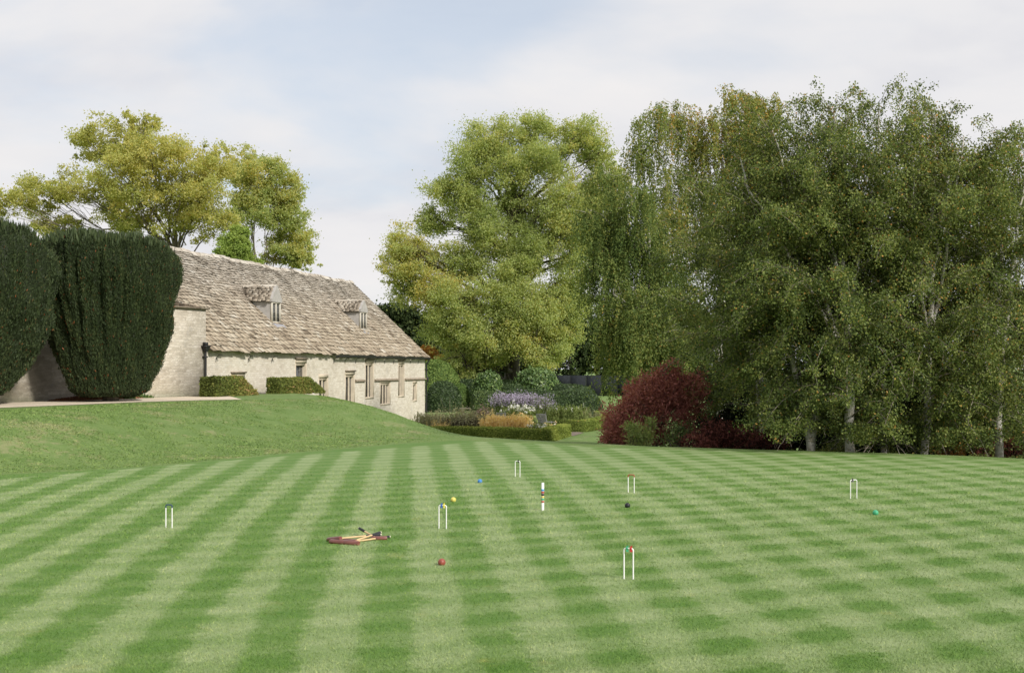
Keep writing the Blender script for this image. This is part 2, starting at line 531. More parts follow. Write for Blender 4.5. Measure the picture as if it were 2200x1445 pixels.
def slate_mat(name):
    m, t, out = new_mat(name)
    tc = t.n('ShaderNodeTexCoord'); ob = tc.outputs['Object']
    at = t.n('ShaderNodeAttribute', attribute_type='GEOMETRY', attribute_name='rnd')
    s = t.n('ShaderNodeSeparateXYZ'); t.link(ob, s.inputs[0])
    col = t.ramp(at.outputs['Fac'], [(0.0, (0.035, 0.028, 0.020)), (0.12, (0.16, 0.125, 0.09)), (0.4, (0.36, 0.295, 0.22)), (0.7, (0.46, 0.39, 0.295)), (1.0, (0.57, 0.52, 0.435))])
    up = t.smooth(t.math('MULTIPLY_ADD', t.noise(ob, 0.5, 4, 0.6), 3.0, s.outputs[2]), 5.2, 9.6)
    col = t.mix(t.math('MULTIPLY', up, 0.75), col, t.ramp(at.outputs['Fac'], [(0.0, (0.032, 0.028, 0.022)), (0.12, (0.13, 0.115, 0.095)), (0.5, (0.36, 0.325, 0.28)), (1.0, (0.54, 0.51, 0.46))]))
    moss = t.smooth(t.math('MULTIPLY_ADD', t.noise(ob, 7.0, 5, 0.7), 0.6, t.math('MULTIPLY', t.noise(ob, 0.8, 3, 0.6), 0.5)), 0.60, 0.72)
    col = t.mix(t.math('MULTIPLY', moss, 0.8), col, (0.045, 0.037, 0.024))
    lich = t.smooth(t.noise(ob, 4.0, 5, 0.75), 0.62, 0.72)
    col = t.mix(t.math('MULTIPLY', lich, 0.55), col, (0.47, 0.44, 0.37))
    b = t.n('ShaderNodeBsdfPrincipled'); t.link(col, b.inputs['Base Color'])
    b.inputs['Roughness'].default_value = 0.9; b.inputs['Specular IOR Level'].default_value = 0.1
    bp = t.n('ShaderNodeBump'); bp.inputs['Strength'].default_value = 0.5; bp.inputs['Distance'].default_value = 0.02
    t.link(t.noise(ob, 25.0, 4, 0.7), bp.inputs['Height']); t.link(bp.outputs[0], b.inputs['Normal'])
    t.link(b.outputs[0], out.inputs[0])
    return m


M['wall'] = stone_wall_mat('limestone_wall', (0.45, 0.395, 0.31), (0.60, 0.545, 0.45), (0.69, 0.645, 0.56), 0.10, (0.54, 0.50, 0.43), 0.34, 1.6)
M['oldwall'] = stone_wall_mat('rough_limestone', (0.34, 0.295, 0.225), (0.57, 0.51, 0.41), (0.70, 0.645, 0.55), 0.115, (0.50, 0.45, 0.37), 0.6, 3.4)
M['slate'] = slate_mat('stone_slate')
M['ashlar'] = simple('dressed_stone', (0.52, 0.45, 0.35), 0.85, 0.1, 0.14, 3.0, bump=0.25)
M['hood'] = simple('weathered_moulding', (0.24, 0.20, 0.15), 0.9, 0.1, 0.3, 6.0, bump=0.4)
M['lead'] = simple('lead_sheet', (0.30, 0.30, 0.32), 0.7, 0.3, 0.12, 4.0, bump=0.2)
M['render'] = simple('grey_render', (0.37, 0.355, 0.335), 0.85, 0.1, 0.15, 4.0, bump=0.2)
M['iron'] = simple('black_iron', (0.018, 0.018, 0.019), 0.5, 0.4, 0.3, 10.0)
M['oldpaint'] = simple('pale_frame_paint', (0.47, 0.44, 0.37), 0.6, 0.3, 0.1, 5.0)
M['glass'] = simple('dark_window_glass', (0.035, 0.040, 0.045), 0.12, 0.7, 0.4, 1.6)
M['leading'] = simple('window_lead', (0.23, 0.225, 0.21), 0.6, 0.3, 0.1)

HA = math.atan(623 / F)                      # the long wall recedes to the right
HU = np.array([math.sin(HA), math.cos(HA), 0.0]); HV = np.array([-HU[1], HU[0], 0.0])
HO = np.array([-13.4066, 55.0117, 0.0]); HL = 32.83
HROT = math.pi / 2 - HA
ZE, SLOPE, WR = 3.30, 0.925, 5.4             # eaves height, roof slope, ridge distance behind the wall
ZR = ZE + SLOPE * WR
house = thing('stone_barn', 'long cream limestone barn with mossy stone slate roof and two roof dormers', 'barn', HO, HROT)

OPEN = [  # s0, s1, z0, z1, lights
    (2.55, 3.85, 0.3, 1.86, 2), (10.05, 11.40, 0.55, 2.55, 1), (13.25, 14.50, 0.40, 1.76, 2), (17.30, 18.70, 0.22, 1.90, 2),
    (20.68, 22.05, 0.55, 2.58, 2), (23.40, 25.22, 0.08, 1.36, 3), (26.98, 28.10, 0.50, 2.56, 2), (30.08, 30.86, 0.14, 1.27, 1)]
RV = 0.22                                    # depth of the window reveals

w = MB()
ss = sorted({0.0, HL} | {o[0] for o in OPEN} | {o[1] for o in OPEN})
ZB, ZT = -1.9, ZE - 0.02
for s0, s1 in zip(ss[:-1], ss[1:]):
    hole = [o for o in OPEN if o[0] <= s0 + 1e-6 and o[1] >= s1 - 1e-6]
    spans = [(ZB, ZT)] if not hole else [(ZB, hole[0][2]), (hole[0][3], ZT)]
    for z0, z1 in spans:
        w.poly([(s0, 0, z0), (s1, 0, z0), (s1, 0, z1), (s0, 0, z1)])
for s0, s1, z0, z1, nl in OPEN:
    w.poly([(s0, 0, z0), (s0, RV, z0), (s0, RV, z1), (s0, 0, z1)][::-1])
    w.poly([(s1, 0, z0), (s1, RV, z0), (s1, RV, z1), (s1, 0, z1)])
    w.poly([(s0, 0, z0), (s1, 0, z0), (s1, RV, z0), (s0, RV, z0)])
    w.poly([(s0, 0, z1), (s1, 0, z1), (s1, RV, z1), (s0, RV, z1)][::-1])
    w.poly([(s0, RV + .12, z0), (s1, RV + .12, z0), (s1, RV + .12, z1), (s0, RV + .12, z1)])
# far gable, rear wall and near gable close the shell
for s_, fl in ((HL, 1), (0.0, -1)):
    pts = [(s_, 0, ZB), (s_, 2 * WR, ZB), (s_, 2 * WR, ZT), (s_, WR, ZR - .12), (s_, 0, ZT)]
    w.poly(pts[::fl])
w.poly([(0, 2 * WR, ZB), (0, 2 * WR, ZT), (HL, 2 * WR, ZT), (HL, 2 * WR, ZB)])
w.build('wall', M['wall'], house)

for s0, s1, z0, z1, nl in OPEN:
    fr = MB()
    jw, y0 = 0.085, 0.03                      # dressed surround set inside the opening, splayed back
    fr.prism([(s0, y0 - .032, z0), (s0 + .02, y0 - .032, z0), (s0 + jw, RV, z0), (s0, RV, z0)],
             [(s0, y0 - .032, z1), (s0 + .02, y0 - .032, z1), (s0 + jw, RV, z1 - .14), (s0, RV, z1)])
    fr.prism([(s1 - .02, y0 - .032, z0), (s1, y0 - .032, z0), (s1, RV, z0), (s1 - jw, RV, z0)],
             [(s1 - .02, y0 - .032, z1), (s1, y0 - .032, z1), (s1, RV, z1), (s1 - jw, RV, z1 - .14)])
    fr.box((s0 + .021, 0.05, z1 - .13), (s1 - .021, RV - .002, z1 - .001))
    fr.box((s0 - .09, -.014, z1 + .001), (s1 + .09, .10, z1 + .20))          # lintel face
    fr.box((s0 - .10, -.013, z0), (s0 - .002, .06, z1 - .002)); fr.box((s1 + .002, -.013, z0), (s1 + .10, .06, z1 - .002))
    fr.box((s0 - .06, -.03, z0 - .10), (s1 + .06, RV - .01, z0 - .001))
    wd = fr.build('window', M['ashlar'], house)
    inner0, inner1 = s0 + jw, s1 - jw
    for k in range(1, nl):
        mm = MB(); c = inner0 + (inner1 - inner0) * k / nl
        mm.prism([(c - .03, .04, z0), (c + .03, .04, z0), (c + .055, .11, z0), (c + .04, RV - .09, z0), (c - .04, RV - .09, z0), (c - .055, .11, z0)],
                 [(c - .03, .04, z1 - .131), (c + .03, .04, z1 - .131), (c + .055, .11, z1 - .131), (c + .04, RV - .09, z1 - .131), (c - .04, RV - .09, z1 - .131), (c - .055, .11, z1 - .131)])
        mm.build('mullion', M['ashlar'], wd)
    for k in range(nl):
        a0 = inner0 + (inner1 - inner0) * k / nl + (.04 if k else 0); a1 = inner0 + (inner1 - inner0) * (k + 1) / nl - (.04 if k < nl - 1 else 0)
        g = MB()
        g.box((a0, RV - .05, z0), (a1, RV - .035, z1 - .12), m=0)
        nb = max(2, int((z1 - z0) / .26))
        for q in range(1, nb):
            zq = z0 + (z1 - z0 - .13) * q / nb
            g.box((a0, RV - .062, zq - .012), (a1, RV - .051, zq + .012), m=1)
        for q in (1, 2):
            xq = a0 + (a1 - a0) * q / 3
            g.box((xq - .008, RV - .070, z0), (xq + .008, RV - .0625, z1 - .13), m=1)
        g.build('pane', [M['glass'], M['leading']], wd)

# string course and hood moulds
for (a0, a1, zc) in ((18.83, 20.45, 1.52), (22.25, 26.85, 1.52), (28.27, HL + .10, 1.52)):
    mb = MB()
    mb.prism([(a0, -.001, zc - .07), (a1, -.001, zc - .07), (a1, -.001, zc + .10), (a0, -.001, zc + .10)][::-1],
             [(a0, -.13, zc - .01), (a1, -.13, zc - .01), (a1, -.11, zc + .05), (a0, -.11, zc + .05)][::-1])
    mb.build('string_course', M['hood'], house)
for s0, s1, z0, z1, nl in OPEN[:2] + OPEN[3:5] + OPEN[6:7]:
    mb = MB()
    mb.box((s0 - .10, -.10, z1 + .201), (s1 + .12, .02, z1 + .27))
    mb.build('hood_mould', M['hood'], house)

# roof: courses of separate stone slates, wide at the eaves and small at the ridge
rs = np.random.default_rng(11)


def undul(s, w):
    return 0.035 * np.sin(s * .55 + .6) * np.sin(w * .5) + 0.025 * np.sin(s * 1.3 + w * .8) + 0.015 * np.sin(s * 3.1 - w * 1.1)


def slates(mb, pos, nrm_fn, w0, w1, sfun, e0, e1, tw0, tw1, thick=0.034, lk=1.0):
    """pos(s,w)->xyz; rows climb from w0 to w1 with exposure e0..e1"""
    V = []; A = []
    ww = w0
    while ww < w1:
        f = (ww - w0) / (w1 - w0)
        ex = e0 + (e1 - e0) * f; tw = tw0 + (tw1 - tw0) * f
        sa, sb = sfun(ww)
        x = sa + rs.uniform(-.2, 0) * tw
        while x < sb:
            wd = tw * rs.uniform(.65, 1.4)
            xa, xb = max(x, sa), min(x + wd - .012, sb)
            x += wd + (rs.uniform(.01, .035) if rs.random() < .4 else 0)
            if xb - xa < .04:
                continue
            drop = rs.normal(0, .018) * lk; lift = (abs(rs.normal(0, .014)) + .046) * lk
            if rs.random() < .05 * lk:
                drop += rs.uniform(-.10, .03)
            wa, wb = ww + drop, min(ww + ex * 1.5, w1)
            la, lb = lift + rs.normal(0, .006), lift + rs.normal(0, .006)
            q = []
            for (s_, w_, h_) in ((xa, wa, la), (xb, wa + rs.normal(0, .008), lb), (xb, wb, .0), (xa, wb, .0)):
                p = pos(s_, w_); q.append(p + nrm_fn * h_)
            top = np.array(q); bot = top - nrm_fn * thick
            V.append(np.concatenate([bot, top]))
            A.append(np.clip(rs.normal(.58, .17), .15, 1))
        ww += ex
    V = np.array(V); n = len(V)
    fb = np.array([[4, 5, 6, 7], [0, 1, 5, 4], [1, 2, 6, 5], [3, 0, 4, 7]])
    Fc = (fb[None] + (np.arange(n) * 8)[:, None, None]).reshape(-1, 4)
    A = np.repeat(np.array(A), 4).reshape(-1, 4); A[:, 1] *= .22 * rs.random(len(A)) ** 1.5; A[:, 2:] *= .2  # butt and side faces darkened: moss plus joint shade put into the colour
    mb.add(V.reshape(-1, 3), Fc, A.ravel())


rn = np.array([0, -SLOPE, 1.0]); rn /= np.linalg.norm(rn)
def rpos(s, w_):
    return np.array([s, w_, ZE + SLOPE * w_]) + rn * undul(s, w_)
def rspan(w_):
    return (0.06 if w_ < 1.5 else -1.2 + 5.0 * (w_ - 1.5) / 3.9), HL + .14
r = MB()
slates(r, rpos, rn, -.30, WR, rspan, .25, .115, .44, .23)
# boarding under the slates, rear slope
r.poly([(.06, -.22, ZE - .25), (HL + .12, -.22, ZE - .25), (HL + .12, WR, ZR - .07), (.06, WR, ZR - .07)], .1)
r.poly([(.06, WR, ZR - .07), (HL + .12, WR, ZR - .07), (HL + .12, 2 * WR + .2, ZE - .25), (.06, 2 * WR + .2, ZE - .25)], .5)
r.poly([(.06, 1.5, ZE + SLOPE * 1.5 - .07), (4.0, WR, ZR - .07), (.06, WR, ZR - .07)], .1)
# slates turning over the old wing on the left
WE = np.array([math.sin(math.radians(22)), math.cos(math.radians(22)), 0.0])     # direction of the old wall
we = np.array([WE @ HU, WE @ HV, 0.0])                                            # the same in the barn's frame
ZLED = 4.86
A_ = np.array([0, 0, ZLED]) + we * .12; B_ = A_ - we * 6.0
Cc = np.array([.5, 2.15, ZE + SLOPE * 2.15]); Dd = np.array([-5.5, 4.6, ZE + SLOPE * 2.3])
def wpos(s, w_):
    f = s / 6.0; g = w_
    return (A_ * (1 - g) + Cc * g) * f + (B_ * (1 - g) + Dd * g) * (1 - f) + np.array([0, 0, .0])
wn = np.cross(A_ - B_, Dd - B_); wn = wn / np.linalg.norm(wn); wn = wn if wn[2] > 0 else -wn
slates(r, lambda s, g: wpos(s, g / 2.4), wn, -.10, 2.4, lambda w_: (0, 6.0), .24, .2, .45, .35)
r.poly([wpos(0, 0) - wn * .03, wpos(6, 0) - wn * .03, wpos(6, 1) - wn * .03, wpos(0, 1) - wn * .03], .1)
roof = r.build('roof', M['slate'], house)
# ridge stones
rd = MB()
x = 3.6
while x < HL + .1:
    ln = rs.uniform(.42, .6); e = min(x + ln - .015, HL + .16)
    dz = undul((x + e) / 2, WR) + rs.normal(0, .012) + .05; ry = rs.normal(0, .012)
    pr = [(-.20, -.17), (-.05, .015), (0, .045), (.05, .015), (.20, -.17), (.15, -.19), (0, -.03), (-.15, -.19)]
    bot = [(x, WR + p + ry, ZR + q + dz) for p, q in pr]; top = [(e, WR + p - ry, ZR + q + dz + rs.normal(0, .008)) for p, q in pr]
    n = len(pr)
    for i in range(n):
        j = (i + 1) % n
        rd.poly([bot[i], top[i], top[j], bot[j]], rs.uniform(.45, 1))
    for ring, fl in ((bot, 1), (top, -1)):
        for i in range(4):
            rd.poly([ring[i], ring[(i + 1)], ring[7 - i - 1], ring[(7 - i) % 8]][::fl] if i < 3 else [ring[3], ring[4], ring[5], ring[6]][::fl], .6)
    x += ln
rd.build('ridge', M['slate'], house)

# dormers
for (s0, s1, wf, zb, zt_, za) in ((10.30, 11.38, 1.46, 4.66, 5.74, 6.62), (23.86, 24.98, 1.50, 4.70, 5.80, 6.55)):
    sm = (s0 + s1) / 2
    wback = (zt_ - ZE) / SLOPE + .1
    d = MB()
    d.poly([(s0, wf, zb - .3), (s0, wf, zt_), (s0, wback, zt_ + .02)])                 # cheeks
    d.poly([(s1, wf, zb - .3), (s1, wback, zt_ + .02), (s1, wf, zt_)])
    d.poly([(s0, wf + .08, zb - .2), (s1, wf + .08, zb - .2), (s1, wf + .08, zt_), (s0, wf + .08, zt_)])
    dm = d.build('dormer', M['render'], house)
    fr = MB()
    fw = .085
    fr.box((s0 - .02, wf - .05, zb - .02), (s0 + fw, wf + .05, zt_)); fr.box((s1 - fw, wf - .05, zb - .02), (s1 + .02, wf + .05, zt_))
    fr.box((s0 + fw, wf - .05, zt_ - .07), (s1 - fw, wf + .05, zt_)); fr.box((s0 + fw, wf - .05, zb - .02), (s1 - fw, wf + .05, zb + .07))
    fr.box((sm - .045, wf - .048, zb + .07), (sm + .045, wf + .05, zt_ - .07))
    fr.build('window_frame', M['oldpaint'], dm)
    for a0, a1 in ((s0 + fw, sm - .045), (sm + .045, s1 - fw)):
        g = MB(); g.box((a0, wf + .01, zb + .07), (a1, wf + .025, zt_ - .07), m=0)
        for q in range(1, 4):
            zq = zb + .07 + (zt_ - zb - .14) * q / 4; g.box((a0, wf - .008, zq - .011), (a1, wf + .009, zq + .011), m=1)
        xq = (a0 + a1) / 2; g.box((xq - .011, wf - .016, zb + .07), (xq + .011, wf - .0085, zt_ - .07), m=1)
        g.build('pane', [M['glass'], M['leading']], dm)
    gb = MB()                                                                        # steep stone gable and verge
    gb.prism([(s0 - .10, wf - .09, zt_ + .001), (s1 + .10, wf - .09, zt_ + .001), (s1 + .10, wf - .09, zt_ + .16), (sm + .05, wf - .09, za), (sm - .05, wf - .09, za), (s0 - .10, wf - .09, zt_ + .16)],
             [(s0 - .10, wf + .06, zt_ + .001), (s1 + .10, wf + .06, zt_ + .001), (s1 + .10, wf + .06, zt_ + .16), (sm + .05, wf + .06, za), (sm - .05, wf + .06, za), (s0 - .10, wf + .06, zt_ + .16)])
    gb.build('gable', M['render'], dm)
    ap = MB(); ap.prism([(s0 - .08, wf - .06, zb - .025), (s1 + .08, wf - .06, zb - .025), (s1 + .12, wf - .34, zb - .274), (s0 - .04, wf - .34, zb - .274)],
                        [(s0 - .08, wf - .06, zb + .015), (s1 + .08, wf - .06, zb + .015), (s1 + .12, wf - .34, zb - .234), (s0 - .04, wf - .34, zb - .234)])
    ap.build('lead_apron', M['lead'], dm)
    rf = MB()
    hw = (s1 - s0) / 2 + .16; rise = za - zt_ - .02
    for sg in (-1, 1):
        nv = np.array([sg * rise, 0, hw]); nv = nv / np.linalg.norm(nv)
        L_ = math.hypot(hw, rise)
        wb0 = (zt_ + .06 - ZE) / SLOPE; wb1 = wb0 + .42
        def dpos(a, g, sg=sg):
            return np.array([sm + sg * hw * (1 - g / L_), a, zt_ + .05 + rise * g / L_])
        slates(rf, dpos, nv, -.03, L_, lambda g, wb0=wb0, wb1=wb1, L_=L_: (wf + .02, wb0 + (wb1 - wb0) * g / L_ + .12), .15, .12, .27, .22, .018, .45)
        rf.poly([(sm + sg * hw, wf + .03, zt_ + .035), (sm + sg * hw, wb0 + .2, zt_ + .035), (sm, wb1 + .2, za - .02), (sm, wf + .03, za - .02)][::sg], .1)
    rf.poly([(sm - hw, wb0 + .2, zt_ + .035), (sm, (za - ZE) / SLOPE + .1, za - .35), (sm, wb1 + .15, za - .01)], .4); rf.poly([(sm + hw, wb0 + .2, zt_ + .035), (sm, wb1 + .15, za - .01), (sm, (za - ZE) / SLOPE + .1, za - .35)], .4)
    y = wf - .02
    while y < wb1 + .1:
        e = min(y + .42, wb1 + .15)
        rf.prism([(sm - .12, y, za - .10), (sm + .12, y, za - .10), (sm + .02, y, za + .06), (sm - .02, y, za + .06)],
                 [(sm - .12, e - .01, za - .10), (sm + .12, e - .01, za - .10), (sm + .02, e - .01, za + .06), (sm - .02, e - .01, za + .06)], rs.uniform(.5, 1))
        y += .42
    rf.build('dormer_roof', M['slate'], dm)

# iron gutter over the right half, empty brackets on the left, rainwater pipes
gt = MB()
th = np.linspace(math.pi, 2 * math.pi, 7)
prof = [(-.30 + .075 * math.cos(q), ZE - .34 + .075 * math.sin(q)) for q in th]
V = np.array([[(s_, p, z) for p, z in prof] for s_ in (15.2, HL + .2)])
gt.grid(V.reshape(-1, 3), 2, 7); gt.grid((V + np.array([0, 0, .012])).reshape(-1, 3)[::-1], 2, 7)
gt.box((15.2, -.385, ZE - .345), (HL + .2, -.365, ZE - .30))
gt.build('gutter', M['iron'], house)
for s_ in (0.95, 4.3, 7.0) + tuple(np.arange(15.4, HL, 1.75)):
    bk = MB(); bk.tube([(s_, -.01, ZE - .75), (s_, -.04, ZE - .55), (s_, -.14, ZE - .44), (s_, -.31, ZE - .425)], .014, 5)
    bk.box((s_ - .05, -.33, ZE - .432), (s_ + .05, -.15, ZE - .415))
    bk.build('gutter_bracket', M['iron'], house)
dp = MB()
dp.tube([(HL + .06, -.28, ZE - .37), (HL + .06, -.26, ZE - .52), (HL + .03, -.10, ZE - .72), (HL + .03, -.09, 1.75), (HL + .03, -.19, 1.6), (HL + .03, -.19, 1.40), (HL + .03, -.09, 1.25), (HL + .03, -.09, -1.45)], .058, 8)
for z_ in (2.2, .4, -.7):
    dp.box((HL - .07, -.155, z_ - .035), (HL + .13, -.002, z_ + .035))
dp.build('downpipe', M['iron'], house)

# the older wing wall on the left, seen behind the yews
wing = thing('old_stone_wall', 'tall rough limestone wall behind the two dark yews, with a slanting ledge', 'wall', HO, math.pi / 2 - math.radians(22))
ww_ = MB()
ww_.box((-8.0, -.02, -.6), (-.02, .60, ZLED - .02))
ww_.box((-40, .05, -.6), (-8.001, .55, 4.1))
ww_.build('masonry', M['oldwall'], wing)
lg = MB(); lg.box((-8.0, -.14, ZLED - .018), (.10, .62, ZLED + .05)); lg.build('ledge', M['hood'], wing)
rp = MB()
rp.tube([(-.20, -.13, 3.0), (-.20, -.13, .9)], .055, 8)
for z_ in (2.78, 1.7):
    rp.box((-.29, -.19, z_ - .03), (-.11, -.021, z_ + .03))
rpo = rp.build('rainwater_pipe', M['iron'], wing)
hp = MB()
hp.prism([(-.27, -.20, 3.001), (-.13, -.20, 3.001), (-.13, -.06, 3.001), (-.27, -.06, 3.001)], [(-.36, -.27, 3.22), (-.04, -.27, 3.22), (-.04, -.03, 3.22), (-.36, -.03, 3.22)])
hp.box((-.38, -.29, 3.221), (-.02, -.03, 3.27)); hp.box((-.28, -.22, 3.271), (-.12, -.05, 3.42))
hp.build('hopper_head', M['iron'], rpo)

# ------------------------------------------------------------------ foliage builders
def leaves(mb, C, L, W, axis, nrm, rng, a, jit=0.6, m=0):
    """rhombic leaves: centres C, length L, width ratio W, mean axis and mean normal"""
    n = len(C)
    ax = unit(rng.normal(size=(n, 3)) * jit + axis)
    nn = rng.normal(size=(n, 3)) * 0.8 + nrm
    bb = unit(np.cross(ax, nn))
    L = np.broadcast_to(np.asarray(L, float), (n,))[:, None]
    h = ax * L * .5; q = bb * L * W * .5; k = ax * L * .08
    V = np.stack([C - h, C + q + k, C + h, C - q + k], 1).reshape(-1, 3)
    mb.add(V, np.arange(n * 4).reshape(n, 4), a, m)


def dirs(rng, n):
    return unit(rng.normal(size=(n, 3)))


def ell_points(rng, n, c, r, shell=0.55, seed=0, lump=0.16):
    """points in a lumpy ellipsoid, mostly towards its outside"""
    d = dirs(rng, n)
    rr = (shell + (1 - shell) * rng.random(n) ** .7)
    r2 = np.random.default_rng(seed + 991)
    for k in (2.5, 4.5, 8):
        q = dirs(r2, 1)[0] * k; q2 = dirs(r2, 1)[0] * k
        rr = rr * (1 + lump * np.sin(d @ q + r2.random() * 6) * np.cos(d @ q2 + r2.random() * 6))
    return c + d * rr[:, None] * np.asarray(r), d


def sample_faces(V, Q, n, rng):
    """n random points on quads, with normals"""
    V = np.asarray(V); a, b, c, d = (V[Q[:, k]] for k in range(4))
    nr = np.cross(c - a, d - b); ar = np.linalg.norm(nr, axis=1) * .5
    f = rng.choice(len(Q), n, p=ar / ar.sum())
    u = rng.random((n, 1)); v = rng.random((n, 1))
    p = (a[f] * (1 - u) + b[f] * u) * (1 - v) + (d[f] * (1 - u) + c[f] * u) * v
    return p, unit(nr[f])


def wavy(path_a, path_b, n, amp, rng):
    t = np.linspace(0, 1, n)[:, None]
    p = np.asarray(path_a) * (1 - t) + np.asarray(path_b) * t
    off = np.cumsum(rng.normal(size=(n, 3)) * amp, 0)
    off -= t * off[-1]
    off[0] = 0
    return p + off


def broadleaf(name, label, cat, base, top_h, blobs, leafm, barkm, rng_seed, n_total, ll, trunk_r, group=None,
              depth=5.0, tint=0.5, spread=.20, per=26, droop=.25, trunk_lean=(0, 0), sub=9.0, lump=.84):
    """tree with a trunk, limbs to every mass of leaves and leaves in twig-sized bunches.
    blobs: (X, Z, rx, rz, tint shift, dy) in metres; a near and a far layer is grown for each"""
    rng = np.random.default_rng(rng_seed)
    bx, by, bz = base
    t = thing(name, label, cat, base, 0, group)
    tk = MB()
    tops = np.array([bx + trunk_lean[0], by + trunk_lean[1], bz + top_h])
    path = wavy((bx, by, bz - .3), tops, 14, .10, rng)
    tk.tube(path, np.linspace(trunk_r, trunk_r * .25, 14), 9)
    cr = MB()
    ar = np.array([b[2] * b[3] for b in blobs]); ar = ar / ar.sum()
    for k, (X, Z, rx, rz, ts, dy) in enumerate(blobs):
        ry = (rx + rz) * .5
        for layer, share in ((0, .62), (1, .38)):
            c = np.array([X, by + dy + (-.25 if layer == 0 else .45) * ry + (rng.normal() * .3), Z])
            rad = np.array([rx, ry * .8, rz]) * (1.0 if layer == 0 else .92)
            n = int(n_total * ar[k] * share)
            nc = max(6, n // per)
            nb = max(6, int(sub * (rx * rz) ** .5))
            bc, bd = ell_points(rng, nb, c, rad * .86, .45, rng_seed * 31 + k * 7 + layer)
            br = rng.uniform(.5, 1.3, nb) * lump * ((rx * ry * rz) ** (1 / 3)) / nb ** .30
            bi = rng.choice(nb, nc, p=br ** 2 / (br ** 2).sum())
            q, d = ell_points(rng, nc, np.zeros(3), np.ones(3), .45, rng_seed + k, .2)
            cc = bc[bi] + q * br[bi][:, None] * np.array([1.15, 1.15, .72])
            d = unit(d + bd[bi] * .6)
            tw = np.clip(tint + ts + rng.normal(0, .09, nb)[bi] + rng.normal(0, .06, nc), 0, 1)
            sz = spread * br[bi] * rng.uniform(.6, 1.5, nc)
            idx = np.repeat(np.arange(nc), per)
            loose = np.where(rng.random(len(idx)) < .22, 1.8, 1.0)
            pp = cc[idx] + rng.normal(size=(len(idx), 3)) * (sz[idx] * loose)[:, None] * np.array([1.1, 1.1, .85])
            a = np.clip(tw[idx] + rng.normal(0, .13, len(idx)), 0, 1)
            leaves(cr, pp, ll * rng.uniform(.65, 1.3, len(idx)), .62, np.array([0, 0, -droop]), d[idx] * .5 + np.array([0, 0, .5]), rng, a)
            # limb from the trunk into this mass, and boughs inside it
            fz = np.clip((c[2] - bz - rz * .6 - .25 * abs(X - bx)) / top_h, .12, .92)
            j = int(fz * 13)
            l = wavy(path[j], c + np.array([0, 0, rz * .1]), 9, .11 * rx, rng)
            r0 = trunk_r * (.36 if layer == 0 else .3) * (1 - .6 * fz)
            tk.tube(l, np.linspace(r0, r0 * .3, 9), 6, cap=False)
            for e in rng.choice(nc, min(nc, 12), replace=False):
                s_ = int(rng.integers(4, 9))
                tk.tube(wavy(l[s_], cc[e], 6, .07 * rx, rng), np.linspace(r0 * .22, r0 * .05, 6), 4, cap=False)
    tk.build('trunk', barkm, t, smooth=True, loc=base)
    cr.build('crown', leafm, t, loc=base)
    return t


def weeping(name, label, cat, base, top_h, blobs, leafm, barkm, rng_seed, n_str, ll, trunk_r, length, tint=.5, group=None):
    """tree whose fine twigs hang as strands of small leaves"""
    rng = np.random.default_rng(rng_seed)
    bx, by, bz = base
    t = thing(name, label, cat, base, 0, group)
    tk = MB(); cr = MB()
    path = wavy((bx, by, bz - .3), (bx + .2, by, bz + top_h), 16, .06, rng)
    tk.tube(path, np.linspace(trunk_r, .04, 16), 8)
    ar = np.array([b[2] * (b[3] + .6) for b in blobs]); ar = ar / ar.sum()
    for k, (X, Z, rx, rz, ts, dy) in enumerate(blobs):
        c = np.array([X, by + dy, Z])
        n = max(12, int(n_str * ar[k]))
        nb = max(5, n // 13)
        ac, dc = ell_points(rng, nb, c, np.array([rx, rx * .9, rz]), .35, rng_seed * 17 + k, .25)
        ai = rng.integers(0, nb, n); d = dc[ai]
        an = ac[ai] + rng.normal(size=(n, 3)) * np.array([.20, .20, .12])
        fz = np.clip((c[2] - bz - .7 * abs(X - bx)) / top_h, .15, .95)
        l = wavy(path[int(fz * 15)], c + np.array([0, 0, rz * .3]), 8, .06 * rx, rng)
        r0 = trunk_r * .42 * (1.1 - fz)
        tk.tube(l, np.linspace(r0, r0 * .3, 8), 5, cap=False)
        for e in rng.choice(n, min(n, 14), replace=False):
            q = wavy(l[int(rng.integers(3, 8))], an[e], 6, .05, rng); q[3:, 2] += .12
            tk.tube(q, np.linspace(r0 * .3, .012, 6), 4, cap=False)
        ls = length * np.clip(rng.uniform(.5, 1.2, nb)[ai] * rng.uniform(.6, 1.15, n), .3, 1.3)
        m_ = np.maximum(5, (ls / (ll * .42)).astype(int))
        idx = np.repeat(np.arange(n), m_)
        f = rng.random(len(idx))
        sway = rng.normal(size=(n, 2)) * .16
        pp = an[idx].copy()
        out = d[idx] * np.array([1, 1, 0])
        pp += out * (.22 * np.sqrt(f) * ls[idx])[:, None]
        pp[:, :2] += sway[idx] * (f * ls[idx])[:, None] + rng.normal(size=(len(idx), 2)) * .055
        pp[:, 2] -= (f ** 1.25) * ls[idx]
        low = bz + .55 + .5 * rng.random(len(idx))
        pp[:, 2] = np.maximum(pp[:, 2], low)
        tw = np.clip(tint + ts + rng.normal(0, .12, n), 0, 1)
        a = np.clip(tw[idx] + rng.normal(0, .12, len(idx)), 0, 1)
        leaves(cr, pp, ll * rng.uniform(.7, 1.3, len(idx)), .62, np.array([0, 0, -1.0]), d[idx] * .6, rng, a)
    tk.build('trunk', barkm, t, smooth=True, loc=base)
    cr.build('crown', leafm, t, loc=base)
    return t


